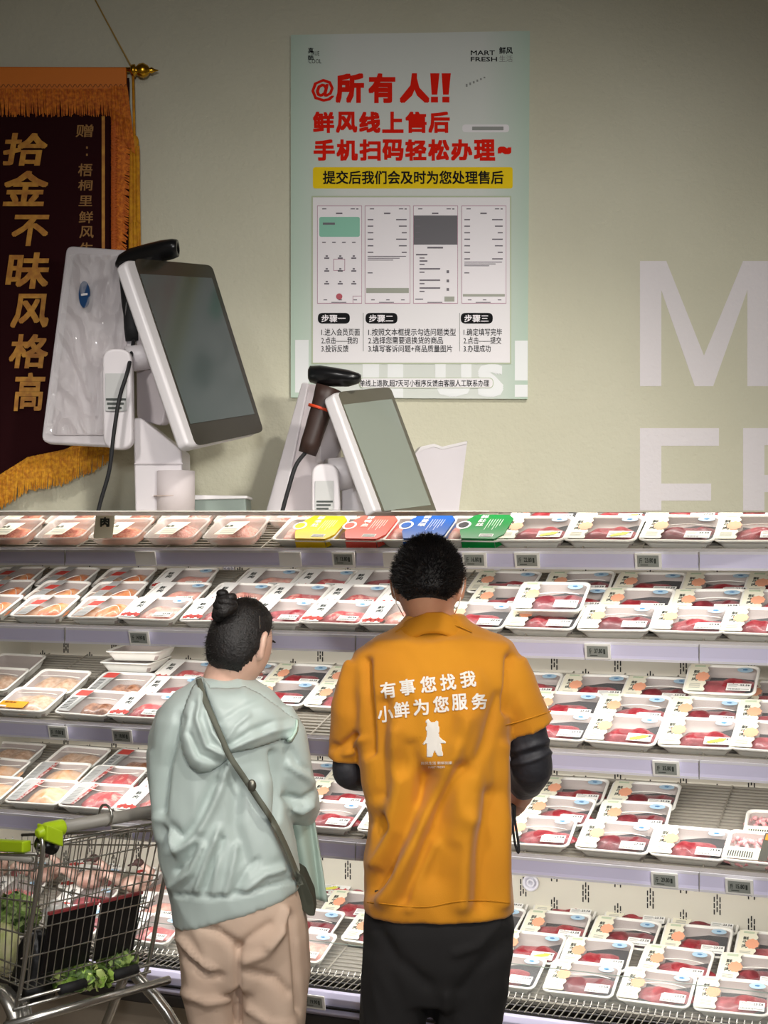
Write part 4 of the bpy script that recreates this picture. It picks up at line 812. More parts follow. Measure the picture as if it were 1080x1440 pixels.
def face_bits(parent, C_, Rm, sx=.073, sy=.092, sz=.112, lip=(150, 80, 74)):
    eye = mat('eye white', (226, 220, 214), .2); iris = mat('dark iris', (40, 26, 20), .2); brow = mat('eyebrow hair', (30, 24, 22), .8); lips = mat('lips %d' % lip[0], lip, .4)
    for s in (-1, 1):
        c = C_ + Rm @ Vector((s * .030, sy * .73, .004)); child_keep(MB().ball(c, .0115, 12, 8).build('eye', eye, None, True), parent)
        child_keep(MB().ball(c + Rm @ Vector((0, .0085, -.001)), .005, 10, 6).build('iris', iris, None, True), parent)
        child_keep(MB().tube([C_ + Rm @ Vector((s * .016, sy * .89, .024)), C_ + Rm @ Vector((s * .030, sy * .87, .029)), C_ + Rm @ Vector((s * .044, sy * .79, .025))], [.002, .003, .0015], 6).build('eyebrow', brow, None, True), parent)
    child_keep(MB().tube([C_ + Rm @ Vector((-.022, sy * .84, -.050)), C_ + Rm @ Vector((0, sy * .93, -.047)), C_ + Rm @ Vector((.022, sy * .84, -.050))], [.002, .005, .002], 8).build('mouth', lips, None, True), parent)
def hair_shell(C_, Rm, keep, th, sx, sy, sz, spikes=0, slen=.012, seed=1, sr=.0011, down=.0):
    mb = MB(); nu, nv = 72, 54; P = {}; rnd = random.Random(seed)
    def pt(i, j, t_=1.0):
        ph = math.pi * (.012 + .976 * i / nv); a = 2 * math.pi * j / nu; x, y, z = math.sin(ph) * math.cos(a), math.sin(ph) * math.sin(a), math.cos(ph); return Vector((x, y, z))
    def pos(q, ex):
        X, Y_, Z = q.x * (sx + ex), q.y * (sy + ex), q.z * (sz + ex)
        if q.z < 0: X *= 1 - .2 * q.z * q.z; Y_ *= 1 - (.05 if q.y > 0 else .22) * q.z * q.z
        return C_ + Rm @ Vector((X, Y_, Z))
    vs = []; idx = {}; fs = []
    for i in range(nv + 1):
        for j in range(nu):
            q = pt(i, j); k = keep(q)
            ex = th * min(1, max(0, k * 5)) - .002 + .0012 * noise.noise(q * 9)
            idx[i, j] = len(vs); vs.append(pos(q, ex))
    for i in range(nv):
        for j in range(nu):
            m = (j + 1) % nu; qs = [keep(pt(i, j)), keep(pt(i, m)), keep(pt(i + 1, m)), keep(pt(i + 1, j))]
            if max(qs) > 0: fs.append((idx[i, j], idx[i + 1, j], idx[i + 1, m], idx[i, m]))
    mb.add(vs, fs)
    sp_ = MB(); c = 0
    while c < spikes:
        z = rnd.uniform(-.8, 1); a = rnd.uniform(0, 6.283); q = Vector((math.sqrt(1 - z * z) * math.cos(a), math.sqrt(1 - z * z) * math.sin(a), z)); k = keep(q)
        if k <= 0: continue
        c += 1; e0 = pos(q, th * min(1, k * 5) - .004); nrm = (Rm @ Vector((q.x / sx, q.y / sy, q.z / sz))).normalized()
        dirn = (nrm * .8 + Vector((rnd.uniform(-.5, .5), rnd.uniform(-.5, .5), rnd.uniform(-.3, .5) - down))).normalized(); L = slen * rnd.uniform(.5, 1.3)
        sp_.tube([e0, e0 + dirn * L], [sr, sr * .15], 3, False)
    return mb, sp_
hairm = mat('black hair', (15, 12, 12), .6, bump=.5, bscale=200, rgb2=(24, 19, 18), nscale=90); skinm = mat('tanned skin', (192, 142, 112), .5, rgb2=(184, 130, 102), nscale=20); skinw = mat('light skin', (222, 184, 164), .5, rgb2=(214, 172, 152), nscale=20)
# ---- the man
YM = 3.333
man = thing('person', 'person in mustard orange polo shirt with white back lettering and black trousers', 'person', (U(612, 1300, YM).x, YM, 0))
shirtm = mat('mustard polo cotton', (202, 134, 5), .85, rgb2=(192, 124, 4), nscale=4, bump=.12, bscale=500, sheen=.15)
mb = body_loft(MB(), [(1279, 513, 722, .13), (1240, 511, 719, .13), (1200, 513, 716, .128), (1150, 519, 714, .122), (1100, 509, 711, .12), (1060, 505, 712, .122), (1010, 499, 718, .125), (970, 494, 727, .125, .005), (940, 494, 731, .115, .01), (918, 500, 730, .10, .015), (903, 516, 722, .085, .022), (893, 540, 702, .072, .03), (884, 556, 678, .064, .035), (874, 566, 660, .060, .04), (866, 571, 655, .057, .045)], YM)
mb.tube([U(715, 930, YM) + Vector((0, .0, 0)), U(722, 955, YM), U(731, 985, YM), U(741, 1012, YM + .01), U(746, 1024, YM + .012)], [.040, .050, .052, .055, .057], 24)
mb.tube([U(508, 935, YM), U(500, 965, YM), U(492, 1000, YM), U(487, 1035, YM + .02), U(485, 1066, YM + .03)], [.038, .045, .043, .041, .040], 24)
shirt = mb.build('polo_shirt', shirtm); remesh(shirt, .0065, 5, .5)
fold(shirt, [([(652, 1010), (620, 1110), (575, 1200), (540, 1262)], 13, .012), ([(600, 1095), (570, 1175), (540, 1225), (520, 1250)], 13, -.014), ([(562, 1100), (545, 1170), (522, 1215)], 9, .010), ([(645, 1080), (600, 1180), (572, 1265)], 11, -.012), ([(690, 1120), (680, 1200), (676, 1270)], 14, -.012), ([(708, 1050), (706, 1150), (708, 1270)], 9, .008),
             ([(660, 1150), (652, 1220), (650, 1272)], 12, .009), ([(540, 990), (532, 1060), (528, 1120)], 10, -.010), ([(555, 1030), (552, 1100), (540, 1150)], 8, .006), ([(516, 930), (519, 1000), (517, 1060)], 6, -.012), ([(716, 925), (714, 960), (712, 1000)], 6, -.010), ([(500, 1035), (480, 1052), (468, 1050)], 6, -.007), ([(508, 1040), (495, 1055), (485, 1058)], 5, .006), ([(640, 1050), (645, 1120), (640, 1180)], 10, .005), ([(560, 1080), (540, 1160), (530, 1230)], 24, -.012), ([(600, 1100), (620, 1160), (610, 1230)], 22, -.010), ([(668, 960), (665, 1060), (662, 1150)], 16, .008), ([(580, 1050), (590, 1090), (588, 1130)], 10, -.007), ([(700, 980), (680, 1040), (660, 1080)], 9, -.006), ([(530, 900), (590, 912), (660, 905), (710, 912)], 9, .004), ([(494, 1140), (514, 1152), (530, 1160)], 10, -.008), ([(610, 1190), (585, 1240), (575, 1275)], 8, .007)], .004)
FOLD_GAIN = 1.6; child_keep(shirt, man); BV = bvh_of(shirt)
hemm = mat('mustard polo trim', (196, 128, 5), .85, bump=.25, bscale=900)
def ribbon(path, w, m, nm, par, bv=BV, off=.003, t=.0025, frac=6):     # a band lying on the cloth
    P = spl([(x, y, 0) for x, y in path], frac); mb = MB(); rows = []; lastY = None
    for i, p in enumerate(P):
        a = P[min(i + 1, len(P) - 1)] - P[max(i - 1, 0)]; nn = Vector((-a.y, a.x, 0)).normalized() * (w / 2); r_ = []
        for s in (-1, 0, 1):
            h, nr = hit(bv, p.x + nn.x * s, p.y + nn.y * s)
            if h is None: h = U(p.x + nn.x * s, p.y + nn.y * s, lastY or YM)
            lastY = h.y; r_.append(h + Vector((0, -off, 0)))
        rows.append(r_)
    vs = []; fs = []
    for r_ in rows: vs += r_ + [q + Vector((0, -t, 0)) for q in r_]
    for i in range(len(rows) - 1):
        b = i * 6; c = b + 6
        fs += [(b + 3, b + 4, c + 4, c + 3), (b + 4, b + 5, c + 5, c + 4), (b, b + 3, c + 3, c), (b + 5, b + 2, c + 2, c + 5)]
    mb.add(vs, fs); return child_keep(mb.build(nm, m, None, True), par)
# collar: stand, fold
mb = MB(); cr = []
for (y, l, r, th, dy) in ((889, 550, 666, .086, .035), (882, 551, 665, .084, .033), (872, 557, 661, .077, .034), (862, 566, 655, .068, .038), (860, 570, 652, .062, .042)): cr.append(ringp(l, r, y, YM, th, dy, n=48))
for i, (y, l, r, th, dy) in enumerate(((863, 572, 650, .058, .044), (885, 572, 650, .056, .046))): cr.append(ringp(l, r, y, YM, th, dy, n=48))
for q in cr:
    c = sum(q, Vector()) / len(q)
    for v in q: v.z -= .42 * max(0, abs(v.x - c.x) - .018) + .25 * max(0, v.y - c.y)
mb.loft(cr, False); o = mb.build('collar', hemm, None, True); md = o.modifiers.new('s', 'SOLIDIFY'); md.thickness = .003; child_keep(o, man)
ribbon([(556, 888), (572, 880), (590, 876), (608, 875), (630, 877), (648, 881), (664, 888)], 2.5, hemm, 'collar_edge', man, off=.004, t=.003)
ribbon([(512, 1268), (560, 1273), (600, 1275), (640, 1268), (680, 1266), (721, 1270)], 2, hemm, 'hem_stitch', man, off=.001, t=.001)
ribbon([(711, 1020), (745, 1010), (775, 1000)], 2, hemm, 'cuff_stitch', man, off=.001, t=.001)
def cloth_text(nm, body, x0, y0, x1, y1, m, par, off=.02, ang=0, grid=2.6, bv=BV, lift=.0032):
    V, Fs, _ = text_mesh(body, off, 2); bm = bmesh.new(); cx, cy = (x0 + x1) / 2, (y0 + y1) / 2; W, H = x1 - x0, y1 - y0
    vv = [bm.verts.new(((v[0] - .5) * W, (.5 - v[1]) * H, v[2])) for v in V]
    for f in Fs:
        try: bm.faces.new([vv[i] for i in f])
        except ValueError: pass
    for k in range(-int(W / grid), int(W / grid) + 1): bmesh.ops.bisect_plane(bm, geom=bm.verts[:] + bm.edges[:] + bm.faces[:], plane_co=(k * grid, 0, 0), plane_no=(1, 0, 0))
    for k in range(-int(H / grid), int(H / grid) + 1): bmesh.ops.bisect_plane(bm, geom=bm.verts[:] + bm.edges[:] + bm.faces[:], plane_co=(0, k * grid, 0), plane_no=(0, 1, 0))
    ca, sa = math.cos(ang), math.sin(ang)
    for v in bm.verts:
        zl = v.co.z
        x = cx + v.co.x * ca - v.co.y * sa; y = cy + v.co.x * sa + v.co.y * ca; h, _n = hit(bv, x, y)
        v.co = (h if h is not None else U(x, y, YM - .12)) + Vector((0, -lift - zl, 0))
    me = bpy.data.meshes.new(nm); bm.to_mesh(me); bm.free(); me.materials.append(m); return child_keep(obj(nm, me), par)
prn = mat('white shirt print', (226, 220, 212), .7)
for ch, (cx, cy) in zip('有事您找我', ((546, 970), (573, 966), (602, 962), (630, 959), (658, 955))): cloth_text('lettering', ch, cx - 11, cy - 11.5, cx + 11, cy + 11.5, prn, man, .024, -.12)
for ch, (cx, cy) in zip('小鲜为您服务', ((542, 1004), (565, 998), (592, 994), (620, 990), (646, 987), (674, 986))): cloth_text('lettering', ch, cx - 11, cy - 11.5, cx + 11, cy + 11.5, prn, man, .024, -.08)
cloth_text('small_lettering', '鲜风生活 新鲜到家', 592, 1070.5, 636, 1075, prn, man, .01, -.02); cloth_text('small_lettering', 'MART FRESH', 602, 1077, 625, 1080, prn, man, .01, -.02)
def patch_on(bv, poly, H, m, nm, par, step=2.5, Yd=3.3, edge=8, bump_=0, lift=.002, hfun=None):
    xs = [p[0] for p in poly]; ys = [p[1] for p in poly]; P = poly + [poly[0]]; vid = {}; vs = []; fs = []
    def inside(x, y):
        c = False
        for (x0, y0), (x1, y1) in zip(P[:-1], P[1:]):
            if (y0 > y) != (y1 > y) and x < (x1 - x0) * (y - y0) / (y1 - y0) + x0: c = not c
        return c
    def get(i, j):
        if (i, j) in vid: return vid[i, j]
        x, y = x0_ + i * step, y0_ + j * step; h, _n = hit(bv, x, y); d = float(seg_d(x, y, P)); ins = inside(x, y)
        if not ins:                                           # snap border vertices to the outline
            best = None
            for (a0, b0), (a1, b1) in zip(P[:-1], P[1:]):
                dx, dy = a1 - a0, b1 - b0; t = min(max(((x - a0) * dx + (y - b0) * dy) / (dx * dx + dy * dy), 0), 1); q = (a0 + t * dx, b0 + t * dy); e = math.hypot(x - q[0], y - q[1])
                if best is None or e < best[0]: best = (e, q)
            x, y = best[1]; h, _n = hit(bv, x, y); d = 0
        yy = h.y if h is not None else Yd
        hh = lift + H * math.sqrt(max(0, 1 - (1 - min(1, d / edge)) ** 2)) + bump_ * noise.noise(Vector((x * .05, y * .05, 3))) * min(1, d / edge)
        if hfun: hh += hfun(x, y) * min(1, d / 4)
        vid[i, j] = len(vs); vs.append(U(x, y, yy - hh)); return vid[i, j]
    x0_, y0_ = min(xs), min(ys)
    for i in range(int((max(xs) - x0_) / step) + 1):
        for j in range(int((max(ys) - y0_) / step) + 1):
            c = [(i, j), (i + 1, j), (i + 1, j + 1), (i, j + 1)]
            if inside(x0_ + (i + .5) * step, y0_ + (j + .5) * step): fs.append(tuple(get(*q) for q in c))
    o = obj(nm, new_mesh(nm, vs, fs, m, True)); md = o.modifiers.new('s', 'SOLIDIFY'); md.thickness = .003; md.offset = 1
    return child_keep(o, par)
# plain bear outline printed on the shirt
rp = [(600, 1012), (603, 1011), (606, 1015), (611, 1015), (614, 1013), (617, 1015), (617, 1020), (619, 1026), (617, 1031), (618, 1036), (622, 1040), (627, 1043), (626, 1046), (620, 1045), (621, 1052), (623, 1063), (615, 1064), (611, 1056), (608, 1065), (600, 1065), (600, 1045), (596, 1048), (594, 1046), (599, 1039), (600, 1030), (598, 1024), (600, 1019), (598, 1015)]
patch_on(BV, rp, .0, prn, 'bear_emblem', man, step=1.5, lift=.001, edge=1)
# body: head, neck, torso, arms, hands and legs as one skin
HC = U(603, 828, YM) + Vector((0, .055, 0)); HR = Matrix.Rotation(math.radians(-4), 3, 'Z') @ Matrix.Rotation(math.radians(-20), 3, 'X')
bd = MB(); head_mesh(bd, HC, HR, .072, .090, .112)
bd.tube([U(606, 838, YM) + Vector((0, .05, 0)), U(608, 860, YM) + Vector((0, .045, 0)), U(611, 885, YM) + Vector((0, .04, 0)), U(612, 910, YM) + Vector((0, .03, 0))], [.053, .053, .053, .055], 24)
body_loft(bd, [(1260, 560, 675, .045), (1200, 560, 675, .04), (1100, 555, 670, .04), (1000, 545, 680, .055), (940, 525, 705, .075), (916, 560, 680, .05)], YM)
er, wr = U(748, 1082, YM) + Vector((0, .03, 0)), U(732, 1122, YM + .17)
bd.tube([U(722, 950, YM), U(738, 1020, YM), er, er + (wr - er) * .5, wr], [.034, .034, .038, .034, .027], 18); hand(bd, wr, Vector((-.35, .75, -.35)), Vector((-.7, -.1, -.5)), 1, .75)
el, wl = U(490, 1088, YM + .04), U(545, 1100, YM + .22)
bd.tube([U(500, 950, YM), U(488, 1030, YM + .02), el, el + (wl - el) * .5, wl], [.028, .028, .032, .030, .025], 18); hand(bd, wl, Vector((.6, .6, .1)), Vector((.2, .1, -.9)), -1, .6)
for (x0, x1, xa) in ((556, 552, 548), (668, 655, 650)):
    bd.tube([U(x0, 1270, YM), U(x0, 1400, YM), U(x1, 1560, YM), U(xa, 1700, YM), U(xa, 1770, YM)], [.07, .055, .045, .04, .035], 16)
body = bd.build('body', skinm); remesh(body, .0045, 3, .5); child_keep(body, man)
face_bits(man, HC, HR, .072, .090, .112)
bandw = mat('white mask strap', (232, 232, 228), .6)
for s in (-1, 1): child_keep(MB().tube([HC + HR @ Vector((s * .086, -.018, .022)), HC + HR @ Vector((s * .083, -.016, -.005)), HC + HR @ Vector((s * .074, .000, -.040)), HC + HR @ Vector((s * .060, .050, -.055))], .0013, 6).build('mask_strap', bandw, None, True), man)
vs, fs = [], []
for i in range(9):
    for j in range(9):
        a = (i / 8 - .5) * 1.9; zz = -.015 - j / 8 * .085; vs.append(HC + HR @ Vector((.070 * math.sin(a), .030 + .082 * math.cos(a) + .006 * math.sin(j / 8 * 3.1), zz)))
for i in range(8):
    for j in range(8): q = i * 9 + j; fs.append((q, q + 1, q + 10, q + 9))
child_keep(obj('face_mask', new_mesh('face_mask', vs, fs, mat('blue face mask', (190, 212, 224), .7), True)), man)
def keep_m(q):
    f = max(0, q.y)
    line = -.40 if q.y < -.62 else (-.40 + (q.y + .62) * 1.0 if q.y < -.12 else (.10 + (q.y + .12) * .7))
    return q.z - min(line, .62)
hs, spk = hair_shell(HC, HR, keep_m, .014, .073, .091, .112, 6500, .015, 2)
child_keep(hs.build('hair', hairm, None, True), man); o = child_keep(spk.build('hair_strands', hairm), man); o['kind'] = 'stuff'
# black under-sleeves
slm = mat('charcoal stretch sleeve', (38, 38, 44), .6, bump=.4, bscale=60)
def limb(nm, pts, rad, m, par, folds=None, vox=.005, n=20, na=.003):
    o = MB().tube(spl(pts, 5), list(np.interp(np.linspace(0, len(pts) - 1, (len(pts) - 1) * 5 + 1), range(len(pts)), rad)), n).build(nm, m, None, True)
    remesh(o, vox, 3, .5)
    if folds: fold(o, folds, na)
    return child_keep(o, par)
limb('under_sleeve', [U(738, 995, YM), U(744, 1040, YM + .01), er + Vector((.002, -.002, 0)), er + (wr - er) * .35, er + (wr - er) * .62], [.038, .045, .050, .043, .037], slm, man, [([(715, 1058), (745, 1050), (775, 1040)], 3, .004), ([(715, 1076), (745, 1070), (775, 1058)], 3, .004), ([(718, 1066), (745, 1060), (775, 1050)], 3, -.003)])
limb('under_sleeve', [U(487, 1030, YM + .02), U(486, 1060, YM + .03), el + Vector((0, 0, .003)), el + (wl - el) * .4, el + (wl - el) * .7], [.022, .028, .038, .034, .03], slm, man)
# trousers and shoes
trm = mat('black trouser cloth', (16, 14, 15), .9, rgb2=(20, 18, 19), nscale=8)
mb = body_loft(MB(), [(1400, 520, 700, .10), (1345, 514, 721, .12), (1300, 512, 722, .125), (1268, 516, 716, .112), (1245, 524, 706, .09)], YM)
mb.loft([ringp(l, r, y, YM, t, 0, 24) for y, l, r, t in ((1330, 512, 612, .10), (1400, 509, 602, .095), (1440, 507, 598, .09), (1560, 508, 590, .075), (1700, 512, 584, .065), (1775, 514, 586, .065))])
mb.loft([ringp(l, r, y, YM, t, 0, 24) for y, l, r, t in ((1330, 610, 722, .10), (1380, 608, 716, .10), (1440, 611, 702, .092), (1560, 615, 696, .075), (1700, 618, 690, .065), (1775, 618, 690, .065))])
tr = mb.build('trousers', trm); remesh(tr, .008, 4, .5)
fold(tr, [([(640, 1340), (670, 1330), (700, 1300)], 6, .006), ([(600, 1385), (560, 1350), (530, 1300)], 10, -.007), ([(650, 1390), (690, 1340), (715, 1320)], 9, -.006), ([(628, 1400), (625, 1440)], 7, .006)], .005); child_keep(tr, man)
shoe = mat('black shoe', (24, 24, 26), .5)
def shoes(Y, xs, par, s=1.0, m=shoe):
    for x in xs:
        c = U(x, 1500, Y); mb = MB(); mb.loft([[Vector((c.x + w * s * math.cos(q * .5236), Y + d, max(.0, h + k * math.sin(q * .5236)))) for q in range(12)] for d, w, h, k in ((-.085, .022, .035, .034), (-.07, .036, .045, .045), (0, .040, .05, .05), (.08, .046, .036, .036), (.15, .042, .026, .026), (.185, .02, .018, .018))])
        child_keep(mb.build('shoe', m, None, True), par)
shoes(YM, (549, 652), man)
# handheld in the man's right hand, strap hanging
hh = thing('handheld_device', 'black handheld device with hanging wrist strap held at the man\'s right hip', 'device', U(718, 1130, YM + .19))
hm = MB(); c = U(713, 1115, YM + .26); hm.box(-.012, .012, -.035, .035, -.085, .075, lambda p: c + Matrix.Rotation(.25, 3, 'Y') @ p); child_keep(hm.build('device_body', blackp, bevel=.006), hh)
child_keep(MB().tube(spl([U(718, 1135, YM + .10), U(721, 1160, YM + .08), U(724, 1185, YM + .08), U(729, 1199, YM + .08), U(729, 1186, YM + .085), U(725, 1160, YM + .09), U(722, 1138, YM + .11)], 5), .0032, 8).build('wrist_strap', dark_rub, None, True), hh)
mb = MB(); mb.prism([U(x, y, YM + .16) for x, y in ((714, 1132), (726, 1130), (726, 1150), (720, 1175), (714, 1190))], (0, .02, 0)); child_keep(mb.build('holster', dark_rub, bevel=.003), hh)
# ---- the woman
YW = 3.2
wom = thing('person', 'person with high black hair bun, pale mint hooded jacket and beige trousers', 'person', (U(335, 1300, YW).x, YW, 0))
jm = mat('pale mint nylon', (186, 199, 195), .45, rgb2=(179, 193, 188), nscale=5, bump=.18, bscale=18, sheen=.1)
jm2 = mat('mint lining', (160, 178, 167), .5, bump=.2, bscale=30)
mb = body_loft(MB(), [(1272, 247, 424, .13, 0, .045), (1240, 240, 420, .132, 0, .035), (1200, 228, 415, .13, 0, .02), (1160, 220, 410, .126), (1120, 215, 404, .122), (1080, 212, 402, .12), (1040, 213, 404, .12), (1010, 219, 404, .115, .0), (990, 230, 398, .105, .005), (975, 246, 382, .09, .012), (964, 266, 362, .072, .02), (955, 282, 348, .060, .028)], YW)
mb.tube([U(385, 1000, YW), U(398, 1035, YW), U(407, 1080, YW + .005), U(418, 1120, YW + .03), U(421, 1135, YW + .10), U(425, 1130, YW + .2), U(428, 1120, YW + .27)], [.042, .050, .049, .047, .046, .040, .035], 22)
mb.tube([U(244, 1000, YW), U(236, 1040, YW), U(234, 1090, YW + .005), U(242, 1130, YW + .03), U(262, 1140, YW + .12), U(290, 1130, YW + .22)], [.038, .042, .042, .042, .038, .033], 22)
jk = mb.build('jacket', jm); remesh(jk, .0065, 5, .5)
fold(jk, [([(255, 1010), (232, 1080), (228, 1140), (236, 1190)], 6, -.012), ([(228, 1150), (250, 1195), (275, 1180), (300, 1130), (322, 1075)], 6, .012), ([(240, 1165), (258, 1180), (280, 1155), (305, 1100)], 8, -.010), ([(243, 1245), (270, 1225), (285, 1190)], 5, .009), ([(248, 1225), (268, 1205), (280, 1175)], 5, -.008), ([(278, 1250), (292, 1205), (308, 1165)], 4, .009), ([(286, 1252), (300, 1215), (312, 1180)], 4, -.008), ([(302, 1255), (306, 1215), (305, 1180)], 4, .006), ([(318, 1255), (328, 1215), (333, 1190)], 4, .008), ([(345, 1250), (370, 1230), (395, 1222)], 5, .009), ([(330, 1256), (345, 1225), (362, 1210)], 4, -.006), ([(335, 1100), (330, 1160), (345, 1210)], 10, -.008), ([(370, 1100), (372, 1150), (385, 1200)], 10, .005),
          ([(385, 1060), (390, 1110), (388, 1150)], 5, -.014), ([(405, 1075), (428, 1090), (440, 1100)], 5, .006), ([(400, 1120), (425, 1125), (442, 1115)], 4, -.007), ([(405, 1135), (425, 1142), (440, 1132)], 4, .006), ([(410, 1055), (418, 1075), (432, 1082)], 4, -.005), ([(212, 1060), (216, 1120), (222, 1180)], 6, .005), ([(248, 1258), (300, 1262), (350, 1255), (421, 1232)], 2.6, -.006)], .004)
child_keep(jk, wom); BJ = bvh_of(jk)
def hemr(x): return 0
# hood lying on the back: left bag and right drape, gathered under the strap
patch_on(BJ, [(282, 952), (270, 966), (262, 985), (254, 1010), (252, 1035), (257, 1060), (266, 1078), (280, 1088), (296, 1086), (312, 1076), (323, 1063), (321, 1050), (312, 1030), (300, 1005), (291, 980), (287, 962)], .028, jm, 'hood_left', wom, 2.5, YW, 16, .006, .002,
         lambda x, y: .012 * math.exp(-(float(seg_d(x, y, [(282, 975), (276, 1010), (290, 1050), (315, 1062)])) / 4) ** 2) - .009 * math.exp(-(float(seg_d(x, y, [(274, 990), (266, 1030), (280, 1062), (308, 1072)])) / 4) ** 2) + .008 * math.exp(-(float(seg_d(x, y, [(290, 1000), (298, 1030), (316, 1052)])) / 3) ** 2))
patch_on(BJ, [(285, 952), (296, 966), (320, 968), (345, 965), (366, 975), (390, 992), (408, 1006), (421, 1012), (419, 1030), (412, 1043), (396, 1040), (380, 1046), (355, 1054), (334, 1058), (322, 1060), (312, 1035), (300, 1005), (290, 978)], .024, jm, 'hood_right', wom, 2.5, YW, 15, .006, .002,
         lambda x, y: .009 * math.exp(-(float(seg_d(x, y, [(322, 1055), (350, 1042), (380, 1030), (412, 1022)])) / 4) ** 2) - .007 * math.exp(-(float(seg_d(x, y, [(324, 1048), (352, 1028), (385, 1015), (410, 1012)])) / 4) ** 2) + .007 * math.exp(-(float(seg_d(x, y, [(318, 1040), (332, 1020), (350, 1005)])) / 3.5) ** 2) - .006 * math.exp(-(float(seg_d(x, y, [(312, 1015), (335, 1000), (365, 985)])) / 5) ** 2))
patch_on(BJ, [(416, 1010), (421, 1012), (419, 1030), (410, 1045), (400, 1042), (409, 1034), (414, 1024)], .034, mat('hood piping', (196, 220, 206), .5), 'hood_trim', wom, 2, YW, 4, 0, .002)
strapm = mat('grey green webbing', (98, 100, 88), .7)
ribbon([(281, 950), (290, 980), (303, 1010), (316, 1040), (325, 1060), (345, 1090), (365, 1120), (385, 1150), (400, 1180), (415, 1215), (424, 1240)], 8, strapm, 'bag_strap_temp', wom, BJ, .030, .003)
st = bpy.data.objects['bag_strap_temp']; st.name = 'bag_strap'; st.parent = None
bag = thing('shoulder_bag', 'dark olive shoulder bag hanging at the woman\'s right hip on a grey-green strap', 'bag', U(432, 1265, YW)); child_keep(st, bag)
mb = MB(); mb.prism([U(x, y, YW - .03) for x, y in rounded([(416, 1225), (427, 1232), (440, 1262), (443, 1288), (434, 1288), (419, 1274)], 3)], (0, .09, 0)); child_keep(mb.build('bag_body', mat('dark olive canvas', (58, 60, 48), .8), bevel=.006), bag)
child_keep(MB().ball(U(354, 1105, YW - .155), (.010, .006, .014), 12, 8).build('strap_buckle', mat('dull buckle', (120, 118, 108), .35, metal=.8), None, True), bag)
# open front panel of the jacket swinging out on the right
vs = []; fs = []; L_ = [(398, 1120), (402, 1160), (414, 1200), (424, 1235), (432, 1262)]; R__ = [(440, 1135), (444, 1160), (450, 1195), (456, 1235), (460, 1268)]
nI, nJ = 14, 20
for j in range(nJ + 1):
    t = j / nJ * 4; k = min(int(t), 3); f = t - k; l = (L_[k][0] + (L_[k + 1][0] - L_[k][0]) * f, L_[k][1] + (L_[k + 1][1] - L_[k][1]) * f); r = (R__[k][0] + (R__[k + 1][0] - R__[k][0]) * f, R__[k][1] + (R__[k + 1][1] - R__[k][1]) * f)
    for i in range(nI + 1):
        a = i / nI; vs.append(U(l[0] + (r[0] - l[0]) * a, l[1] + (r[1] - l[1]) * a, YW + .07 + .03 * a + .010 * math.sin(a * 9 + j * .12)))
for j in range(nJ):
    for i in range(nI): q = j * (nI + 1) + i; fs.append((q, q + 1, q + nI + 2, q + nI + 1))
o = obj('jacket_front_panel', new_mesh('jacket_front_panel', vs, fs, jm2, True)); md = o.modifiers.new('s', 'SOLIDIFY'); md.thickness = .004; child_keep(o, wom)
# body
WC = U(335, 909, YW) + Vector((.004, .03, 0)); WR = Matrix.Rotation(math.radians(-38), 3, 'Z') @ Matrix.Rotation(math.radians(-18), 3, 'X')
bd = MB(); head_mesh(bd, WC, WR, .062, .077, .100)
bd.tube([U(328, 920, YW) + Vector((0, .025, 0)), U(322, 938, YW) + Vector((0, .028, 0)), U(316, 955, YW) + Vector((0, .03, 0)), U(314, 975, YW) + Vector((0, .03, 0))], [.046, .048, .052, .054], 24)
body_loft(bd, [(1255, 275, 395, .08), (1200, 265, 385, .08), (1100, 250, 375, .075), (1010, 245, 380, .075), (980, 262, 370, .06)], YW)
w1 = U(428, 1120, YW + .27); bd.tube([U(390, 1020, YW), U(407, 1085, YW), U(418, 1120, YW + .05), w1], [.036, .034, .032, .022], 16); hand(bd, w1, Vector((-.3, .8, .15)), Vector((-.2, .1, -.9)), 1, .6, .92)
w2 = U(290, 1130, YW + .22); bd.tube([U(242, 1020, YW), U(236, 1090, YW), U(245, 1128, YW + .05), w2], [.034, .033, .03, .022], 16); hand(bd, w2, Vector((.5, .7, .1)), Vector((.2, .1, -.9)), -1, .6, .92)
for x0, x1 in ((295, 300), (385, 380)): bd.tube([U(x0, 1270, YW), U(x0, 1400, YW), U(x1, 1600, YW), U(x1, 1800, YW)], [.06, .045, .04, .032], 16)
bw = bd.build('body', skinw); remesh(bw, .0045, 3, .5); child_keep(bw, wom); face_bits(wom, WC, WR, .062, .077, .100, (170, 96, 88))
def keep_w(q):
    line = -.66 if q.y < -.45 else (-.66 + (q.y + .45) * 1.35 if q.y < .40 else .50 + .2 * (q.y - .40))
    return q.z - min(line, .62)
hs, spk = hair_shell(WC, WR, keep_w, .012, .062, .078, .101, 900, .010, 5, .0006, .2)
child_keep(hs.build('hair', hairm, None, True), wom); o = child_keep(spk.build('hair_strands', hairm), wom); o['kind'] = 'stuff'
bc = U(319, 850, YW) + Vector((0, -.03, 0)); mb = MB()
for k in range(5):
    a0 = k * 1.25; mb.tube([bc + Vector((.017 * math.cos(a0 + t * .55), .017 * math.sin(a0 + t * .55), -.022 + .009 * k + .004 * math.sin(t))) for t in range(9)], [.006] + [.0145 - .0012 * k] * 7 + [.005], 10)
mb.ball(bc, (.026, .026, .028), 16, 10); mb.ball(bc + Vector((-.006, -.004, .026)), (.014, .014, .010), 12, 8)
child_keep(mb.build('hair_bun', hairm, None, True), wom)
tw = mat('beige trouser cloth', (204, 180, 160), .8, rgb2=(198, 172, 152), nscale=6, bump=.3, bscale=25)
mb = body_loft(MB(), [(1375, 262, 428, .11), (1330, 254, 434, .125), (1295, 249, 432, .13), (1260, 254, 424, .122), (1225, 262, 410, .105)], YW)
